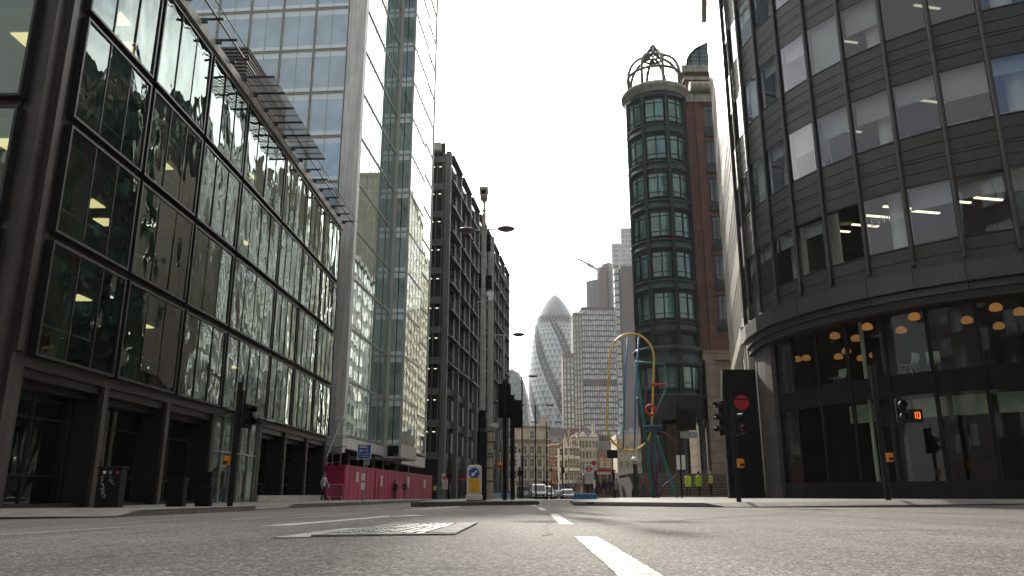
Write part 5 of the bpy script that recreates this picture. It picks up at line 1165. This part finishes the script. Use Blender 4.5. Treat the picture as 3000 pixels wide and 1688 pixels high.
# painted tube sculpture: plain abstract stand-in
T = thing('tube_sculpture', 'tall painted steel tube sculpture with a big yellow loop on teal and purple legs', 'sculpture', (0,0,0))
YY = 52.0
M['tyel'] = mat('yellow tube paint', (.72,.49,.05), .4, 0, .1, 2); M['tblu'] = mat('blue tube paint', (.03,.20,.42), .4, 0, .1, 2)
M['tteal'] = mat('teal tube paint', (.015,.16,.145), .45, 0, .15, 2); M['tpur'] = mat('purple tube paint', (.10,.02,.075), .45, 0, .15, 2)
ctr = Vector((7.95, YY, 7.05)); ax = Vector((.08,0,1)).normalized(); sd = Vector((1,0,-.08)).normalized(); hw, hl = 1.5, 2.25
lp = [ctr+ax*hl+ax*(hw*1.12*math.sin(t*math.pi/14))+sd*(hw*math.cos(t*math.pi/14)) for t in range(15)] + [ctr-ax*hl-ax*(hw*1.12*math.sin(t*math.pi/14))-sd*(hw*math.cos(t*math.pi/14)) for t in range(15)]
MB().path(lp, .07, 8, closed=True).build('loop', M['tyel'], T)
for dx in (-.3, .45): MB().path([ctr+Vector((dx+.25,-.12,3.75)), ctr+Vector((dx-.12,-.12,.2)), ctr+Vector((dx-.35,-.12,-3.85))], .055, 8).build('bar', M['tblu'], T)
g0 = pz(9.2, YY)
fr_ = [Vector((8.35,YY,9.0)), Vector((10.35,YY+.2,8.9)), Vector((10.3,YY+.2,7.0)), Vector((9.1,YY,4.6))]
MB().path([fr_[0], fr_[1], fr_[2], fr_[3]], .08, 8).build('frame', M['tteal'], T)
MB().path([fr_[0], Vector((8.75,YY,5.0)), Vector((9.15,YY,g0))], .11, 8).build('leg', M['tteal'], T)
for a, b_ in (((9.35,YY+.3,4.4),(9.55,YY+.3,g0)), ((9.4,YY-.1,4.4),(10.6,YY-.4,g0))): MB().tube(a, b_, .1, n=8).build('leg', M['tteal'], T)
MB().path([(9.15,YY+.1,4.3),(9.2,YY+.1,2),(9.4,YY,g0)], .09, 8).build('leg', M['tpur'], T)
MB().path([(9.75,YY,4.3),(9.45,YY,1.2),(9.35,YY,g0)], .09, 8).build('leg', M['tpur'], T)
MB().path([(9.7,YY-.2,4.35),(10.3,YY-.2,4.1),(10.9,YY-.2,3.4),(11.0,YY-.2,2.4),(10.7,YY-.2,1.5),(9.9,YY-.2,.9),(9.4,YY-.2,g0)], .085, 8).build('strut', M['tpur'], T)
MB().lathe([(.01,-.2),(.45,-.2),(.62,-.05),(.66,.08),(.6,.2),(.01,.2)], 24, 0, (9.3,YY,4.55)).build('disc', mat('dark blue disc', (.012,.055,.12), .4), T)
MB().path([(9.2+.32*math.cos(q*math.pi/10), YY-.25, 5.75+.32*math.sin(q*math.pi/10)) for q in range(20)], .09, 6, closed=True).build('ring', M['redp'], T)
MB().tube((9.35,YY-.05,7.45),(10.3,YY-.05,7.45),.1,n=8).build('rod', M['redp'], T)
MB().tube((8.9,YY,6.2),(9.15,YY-.1,8.3),.06,n=8).build('rod', M['tpur'], T)
# ------------------------------------------------------------------ vehicles
M['vwhite'] = mat('white van paint', (.66,.66,.65), .3, 0, .05, 2); M['tyre'] = mat('tyre rubber', (.012,.012,.012), .8)
M['carglass'] = glass('windscreen', 1.7, opaque=(.04,.05,.05)); M['headl'] = mat('headlight lens', (.55,.56,.56), .15)
def vehicle(name, lab, cat, x, y, z, w_, h_, ln, rz=0, paint='vwhite', group=None, bonnet=.5):
    T = thing(name, lab, cat, (x, y, z), rz, group)
    hb = h_*bonnet; c = w_*.06
    prof = [(0,.28*1),(0,hb*.62),(.12,hb*.86),(.75,hb),(1.55,h_*.93),(1.9,h_),(ln-.3,h_),(ln,h_*.9),(ln,.3)]
    b = MB(); n = len(prof); hw = w_/2
    def ring(s, ins): return [(s*(hw-(ins if z_ > hb else 0)*(z_-hb)/(h_-hb+.001)), y_, z_) for y_, z_ in prof]
    vs = ring(-1, .14) + ring(1, .14); b.add(vs, [tuple(range(n)), tuple(range(n, 2*n))[::-1]] + [(i,(i+1)%n,n+(i+1)%n,n+i) for i in range(n)])
    b.build('body', M[paint], T, bevel=.05)
    g = MB(); g.quad((-hw*.80,.80,hb+.05),(hw*.80,.80,hb+.05),(hw*.72,1.5,h_*.91),(-hw*.72,1.5,h_*.91)); o = g.build('windscreen', M['carglass'], T); o.location = (0,-.03,.03)
    for s in (-1, 1):
        g = MB(); g.quad((s*(hw+.005),1.1,hb+.05),(s*(hw+.005),2.3,hb+.05),(s*(hw-.12),2.3,h_*.9),(s*(hw-.12),1.75,h_*.9)); g.build('side_window', M['carglass'], T)
        g = MB(); g.prism([(s*hw*.55,hb*.68),(s*hw*.98,hb*.74),(s*hw*.98,hb*.90),(s*hw*.6,hb*.80)], -.04, .12, 0, 'y'); g.build('headlight', M['headl'], T)
        m = MB(); m.box(s*(hw+.02)-.0, s*(hw+.24), 1.0, 1.12, hb+.08, hb+.36); m.build('mirror', M[paint], T)
        for yy in (.85, ln-.9):
            wl = MB(); wl.tube((s*(hw-.24),yy,.32),(s*(hw+.01),yy,.32),.32,n=18); q = wl.build('wheel', M['tyre'], T); MB().tube((s*(hw),yy,.32),(s*(hw+.02),yy,.32),.19,n=14).build('rim', M['steel'], q)
    g = MB(); g.box(-hw*.62, hw*.62, -.03, .05, hb*.42, hb*.64); g.build('grille', M['blackm'], T)
    g = MB(); g.box(-hw*.97, hw*.97, -.06, .3, .22, hb*.34); g.build('bumper', M['blackm'], T)
    MB().box(-.26,.26,-.075,-.06,.36,.47).build('number_plate', M['white'], T)
    return T
vehicle('van', 'white van facing the camera in front of the limestone corner', 'van', 3.62, 104, gz(3.6,104)+.006, 1.95, 1.95, 4.8, R(4))
vehicle('van', 'second white van just behind the first one', 'van', 5.55, 123, gz(5.5,123)+.006, 1.9, 2.0, 5, R(4))
vehicle('car', 'small white car farther off under the blue shop sign', 'car', 10.0, 140, gz(10,140)+.006, 1.9, 1.75, 4.2, R(4))
vehicle('car', 'dark grey car between the second white van and the white car', 'car', 8.1, 138, gz(8,138)+.006, 1.8, 1.5, 4.2, R(4), 'cabinet')
T = thing('bus', 'dark red bus standing behind the right shelter', 'bus', (8.7, 96, gz(8,96)+.006), R(-9))
b = MB(); b.box(-.2, 4.2, 0, 10, .35, 2.9); b.build('body', mat('dull red bus paint', (.20,.07,.065), .35), T, bevel=.12)
b = MB(); b.box(-.05, 4.05, -.02, 0, 1.1, 1.95); b.build('windscreen', M['carglass'], T)
b = MB(); b.box(-.15, 4.15, -.05, .3, 2.92, 3.1); b.build('roof_pod', M['white'], T)
for x in (.3, 3.6): MB().tube((x,1.8,.5),(x+.3,1.8,.5),.5,n=16).build('wheel', M['tyre'], T)
def bicycle(x, y, rz, lab):
    T = thing('bicycle', lab, 'bicycle', (x, y, gz(x,y)+.13), rz, 'bicycles parked before the limestone corner')
    for xx in (0, 1.05):
        w_ = MB(); w_.path([(xx+.33*math.cos(q*math.pi/9),0,.34+.33*math.sin(q*math.pi/9)) for q in range(18)], .02, 5, closed=True); w_.build('wheel', M['tyre'], T)
    f = MB(); 
    for a, c in (((0,.34),(.4,.34)),((0,.34),(.32,.75)),((.4,.34),(.32,.85)),((.32,.75),(.88,.8)),((.4,.34),(.88,.75)),((1.05,.34),(.85,.95))): f.tube((a[0],0,a[1]),(c[0],0,c[1]),.018,n=5)
    f.build('frame', M['cabinet'], T); MB().box(.2,.44,-.06,.06,.86,.92).build('saddle', M['blackm'], T); MB().tube((.85,-.28,.98),(.85,.28,.98),.015,n=5).build('handlebar', M['blackm'], T)
bicycle(.6, 112, 0, 'dark bicycle leaning left of the white van'); bicycle(-.6, 114, R(8), 'dark bicycle nearest the black signal poles')
# ------------------------------------------------------------------ people
SK = mat('skin', (.38,.22,.15), .6, 0, .08, 6)
def limb_mesh(chains, name, mats, pick):
    """grow one continuous skinned surface over joined joint chains, then bake it and colour it by height"""
    idx = {}; V = []; Rd = []; Ed = []
    for ch in chains:
        prev = None
        for p in ch:
            k = tuple(round(c, 4) for c in p[:3])
            if k not in idx: idx[k] = len(V); V.append(p[:3]); Rd.append(p[3])
            if prev is not None: Ed.append((prev, idx[k]))
            prev = idx[k]
    me = bpy.data.meshes.new('tmp'); me.from_pydata(V, Ed, []); o = bpy.data.objects.new('tmp', me); COL.objects.link(o)
    sk = o.modifiers.new('s', 'SKIN'); sk.use_smooth_shade = True
    for i, sv in enumerate(me.skin_vertices[0].data): r = Rd[i]; sv.radius = r if isinstance(r, tuple) else (r, r); sv.use_root = (i == 0)
    ss = o.modifiers.new('u', 'SUBSURF'); ss.levels = 1; ss.render_levels = 1
    dg = bpy.context.evaluated_depsgraph_get(); m2 = bpy.data.meshes.new_from_object(o.evaluated_get(dg)); m2.name = name
    bpy.data.objects.remove(o); m2.materials.clear()
    for m in mats: m2.materials.append(m)
    for p in m2.polygons: p.use_smooth = True; p.material_index = pick(p.center)
    return m2
def person_mesh(pose):
    st = {'walk': .24, 'stand': .07, 'wide': .14}[pose]
    hip, kn, an = .90, .49, .08; CH = []
    CH.append([(0,0,.93,(.15,.105)),(0,0,1.08,(.135,.095)),(0,.0,1.25,(.16,.11)),(0,0,1.40,(.15,.09)),(0,0,1.47,.055),(0,-.01,1.52,.052),(0,-.02,1.60,(.075,.092)),(0,-.015,1.68,(.072,.088)),(0,-.01,1.735,.04)])
    for s, ph_ in ((-1, st), (1, -st)):
        CH.append([(0,0,.93,(.15,.105)),(s*.09,0,hip-.03,.088),(s*.10,-ph_*.45-.02,kn,.062),(s*.10,-ph_*.9+.02,an,.045),(s*.11,-ph_*.9-.13,.035,.035)])
        sw = ph_*.9
        CH.append([(0,0,1.40,(.15,.09)),(s*.17,0,1.40,.06),(s*.215,sw*.45,1.13,.044),(s*.20,sw*.6-.10,.90,.034),(s*.195,sw*.6-.13,.83,.03),(s*.195,sw*.6-.15,.79,.018)])
        bx, by = s*.195, sw*.6-.15
        for k, (dx, l_) in enumerate(((-.028,.055),(-.01,.065),(.009,.062),(.026,.048))): CH.append([(bx,by,.79,.018),(bx+dx,by-.005,.775,.008),(bx+dx,by-.012,.775-l_*.6,.0075),(bx+dx*.9,by-.004,.775-l_*1.1,.006)])
        CH.append([(s*.195,sw*.6-.13,.83,.03),(s*.195-s*.028,by-.02,.80,.009),(s*.195-s*.034,by-.03,.765,.007)])
    def pick(c):
        if c.z > 1.465: return 0
        if c.z < .07: return 3
        if c.z > .9 or (abs(c.x) > .155 and c.z > .845): return 1 if (abs(c.x) < .155 or c.z > .86) else 0
        return 0 if abs(c.x) > .155 and c.z > .66 else 2
    return limb_mesh(CH, 'person', [SK, M['white'], M['black'], M['blackm']], pick)
PM = {k: person_mesh(k) for k in ('walk', 'stand', 'wide')}
def person(x, y, rz, pose, top, legs, hair, lab, h=1.72, coat=None, vest=None, group=None, z=None):
    me = PM[pose].copy(); me.materials[1] = top; me.materials[2] = legs
    o = bpy.data.objects.new('person', me); COL.objects.link(o); o.location = (x, y, pz(x,y) if z is None else z); o.rotation_euler = (0,0,rz); s = h/1.74; o.scale = (s*1.06, s*1.06, s)
    tag(o, lab, 'person', group)
    m = MB(); m.lathe([(.088,1.585),(.094,1.64),(.09,1.70),(.06,1.75),(.01,1.765)], 14, 0, (0,.012,0)); hh = m.build('hair', hair, o)
    f = MB(); f.ball((-.03,-.105,1.625), .009, 6, 1); f.ball((.03,-.105,1.625), .009, 6, 1); f.prism([(-.014,1.585),(.014,1.585),(0,1.62)], -.125, -.09, 0, 'y'); f.box(-.024,.024,-.108,-.095,1.553,1.561,2); f.build('face', [SK, M['black'], mat('lips', (.25,.09,.08), .6)], o)
    for sx in (-1,1): MB().ball((sx*.082,.0,1.615), .02, 6, 0, 1.4).build('ear', SK, o)
    if coat or vest:
        c = MB(); lo = .72 if coat else .98
        c.lathe([(.17,lo),(.165,1.0),(.168,1.15),(.185,1.3),(.175,1.41),(.09,1.475)], 18); q = c.build('coat' if coat else 'vest', coat or vest, o); q.scale = (1.12,.78,1)
        if vest:
            c = MB()
            for zz in (1.06, 1.2): c.lathe([(.172,zz),(.176,zz+.05)], 18)
            q = c.build('reflective_band', M['reflect'], o); q.scale = (1.14,.8,1)
    return o
M['reflect'] = mat('silver reflective band', (.5,.5,.48), .35, 0, .05, 4); M['hiv'] = mat('yellow high visibility cloth', (.42,.56,.02), .7, 0, .12, 6); M['orangec'] = mat('orange work cloth', (.45,.10,.02), .8)
NV = mat('navy cloth', (.018,.022,.035), .85); BK = mat('black cloth', (.012,.012,.013), .9); JE = mat('dark jeans', (.03,.045,.085), .85); RB = mat('rust brown jacket', (.16,.055,.035), .8); WT = mat('pale grey top', (.38,.37,.35), .85); GR = mat('grey cloth', (.14,.14,.14), .85); TN = mat('pale tan cloth', (.34,.30,.25), .85)
HB = mat('dark brown hair', (.02,.013,.01), .7); HK = mat('black hair', (.008,.008,.008), .6); HG = mat('grey hair', (.25,.24,.23), .7)
person(-12.0, 51, R(70), 'walk', WT, BK, HB, 'person in a pale grey top and dark trousers beside the silver crowd barrier')
person(-10.75, 73.6, R(20), 'walk', BK, BK, HB, 'person in a black coat walking along the hoarding, nearer the hoarding door', 1.66, coat=BK)
person(-9.95, 74.2, R(25), 'walk', NV, GR, HK, 'person in a dark navy jacket walking along the hoarding, farther from the door', 1.68)
person(-9.85, 93, R(200), 'stand', NV, BK, HK, 'person in dark clothes at the far end of the hoarding', 1.74, coat=NV)
person(-9.15, 95, R(180), 'stand', BK, BK, HB, 'worker in a yellow high visibility vest at the far end of the hoarding', 1.72, vest=M['hiv'])
person(-4.1, 97, R(0), 'walk', BK, NV, HK, 'person in black near the small shelter behind the yellow panelled bollard')
person(9.85, 60, R(175), 'stand', RB, JE, HB, 'person in a rust brown jacket and blue jeans standing before the stair', 1.76)
person(7.95, 69.5, R(60), 'wide', BK, GR, HK, 'person in a black coat leaning at the front edge of the right shelter', 1.76, coat=BK)
person(8.75, 71, R(-30), 'stand', NV, BK, HK, 'person in navy waiting under the right shelter', 1.7)
person(9.15, 70, R(150), 'wide', TN, BK, HG, 'grey haired person in a pale tan coat beside the right shelter', 1.62, coat=TN)
person(6.65, 70.5, R(90), 'stand', NV, NV, HK, 'person in navy standing left of the right shelter', 1.72, coat=NV)
person(7.6, 73.5, R(10), 'walk', BK, JE, HB, 'person in a dark top and jeans inside the right shelter', 1.66)
person(9.55, 73, R(200), 'stand', GR, BK, HK, 'person in grey at the right end of the shelter', 1.7)
person(12.55, 57, R(160), 'stand', M['hiv'], BK, HB, 'worker in a bright yellow jacket before the stair, left one of the pair', 1.72, coat=M['hiv'])
person(13.15, 56.2, R(200), 'wide', M['hiv'], NV, HK, 'worker in a bright yellow jacket before the stair, right one of the pair', 1.74, coat=M['hiv'])
person(14.3, 57.5, R(220), 'stand', M['orangec'], BK, HG, 'grey haired worker in an orange top and yellow vest by the black totem', 1.74, vest=M['hiv'])
# small things on the old street
T = thing('flag', 'rainbow flag hanging over the pavement from the brick house', 'flag', (11.6, 226, 0))
b = MB()
for k, c in enumerate(range(5)): b.add([(-.2+k*.28,0,7.4-k*.12),(.08+k*.28,0,7.3-k*.12),(.5+k*.28,.1,3.4),(.22+k*.28,.1,3.5)], [(0,1,2,3)], k)
b.build('cloth', [mat('flag stripe %d' % i, c, .8) for i, c in enumerate(((.45,.03,.03),(.45,.14,.02),(.45,.32,.02),(.05,.2,.06),(.08,.05,.25)))], T)
MB().tube((-.4,.2,7.6),(1.6,0,6.9),.05,n=6).build('pole', M['white'], T)
def leafy(name, lab, x, y, z, r, n, sx=1.):
    T = thing(name, lab, 'plant', (x, y, z)); b = MB(); rr = random.Random(int(x*10))
    for i in range(n):
        v = Vector((rr.gauss(0,1)*sx, rr.gauss(0,1), rr.gauss(0,.8)))*r*.5; q = Vector((rr.uniform(-1,1),rr.uniform(-1,1),rr.uniform(-1,1))).normalized()*r*.14; w_ = q.orthogonal().normalized()*r*.09
        b.add([v-q, v+w_, v+q, v-w_], [(0,1,2,3)])
    b.build('foliage', mat('green leaves', (.05,.085,.03), .6, 0, .4, 4), T); MB().tube((0,0,-r*.9),(0,0,0),.08,n=6).build('stem', M['blackm'], T)
leafy('hanging_plant', 'green plants over the doorway of the ornate house', 20.2, 233, 3.6, 1.5, 260, 1.6)

# ------------------------------------------------------------------ neighbours out of frame that the glass mirrors
def neighbour(lab, x, y, w_, d, h, rz, wall, nx, ny, face='y', win='wdark'):
    T = thing('neighbour_building', lab, 'building', (x, y, 0), rz); b = MB(); b.box(0, w_, 0, d, -2, h)
    b.box(-.3, w_+.3, -.5, d, h, h+1); b.box(-.15, w_+.15, -.25, 0, 4.2, 4.9); b.build('wall', wall, T)
    p = h/ny; f = MB(); f.box(-w_/nx*.28, w_/nx*.28, -.06, .05, 0, p*.55, 0); f.box(-w_/nx*.33, w_/nx*.33, -.12, 0, -.25, 0, 1); f.box(-.06, .06, -.1, -.06, 0, p*.55, 1)
    wn = f.build('window', [M[win], wall], T); array(wn, [((w_*(i+.5)/nx, 0, p*(j+.3)), 0) for j in range(1, ny) for i in range(nx)], 30)
    return T
neighbour('long pale stone block lining the street beyond the red building', 36.2, 212, 118, 16, 53, math.atan2(-117,-19.2), mat('grey stone block', (.16,.165,.15), .8, 0, .2, .3), 22, 13)
neighbour('brown brick block across the side road behind the camera', 75, -14, 46, 14, 24, math.pi, M['brownst'], 14, 6)
neighbour('grey block across the side road behind the camera', 29.2, -14.6, 50, 14, 28, math.pi, M['brownst2'], 12, 7)
neighbour('dark stone block behind the camera on the left', -20, -20, 60, 14, 30, math.pi, M['brownst2'], 14, 7)
neighbour('buff block closing the side road on the right', 62, 14, 40, 14, 26, math.pi*.5+math.pi, M['buff'], 10, 6)

# ------------------------------------------------------------------ haze: even thin air round the whole scene
hz = MB(); hz.box(-980, 980, -350, 2600, -14, 260)
hm, ht, ho = base_mat('thin haze'); pv = nn(ht, 'ShaderNodeVolumePrincipled'); pv.inputs['Color'].default_value = (.93,.95,1,1); pv.inputs['Density'].default_value = .0001; pv.inputs['Anisotropy'].default_value = .35
ht.links.new(pv.outputs[0], ho.inputs['Volume'])
tag(hz.build('haze', hm), 'thin pale haze softening the far towers', 'haze', kind='stuff')

neighbour('tall pale stone block far down the street hidden behind the turret', 55.8, 332, 118, 20, 95, math.atan2(-117,-19.2), M['lime'], 24, 25)
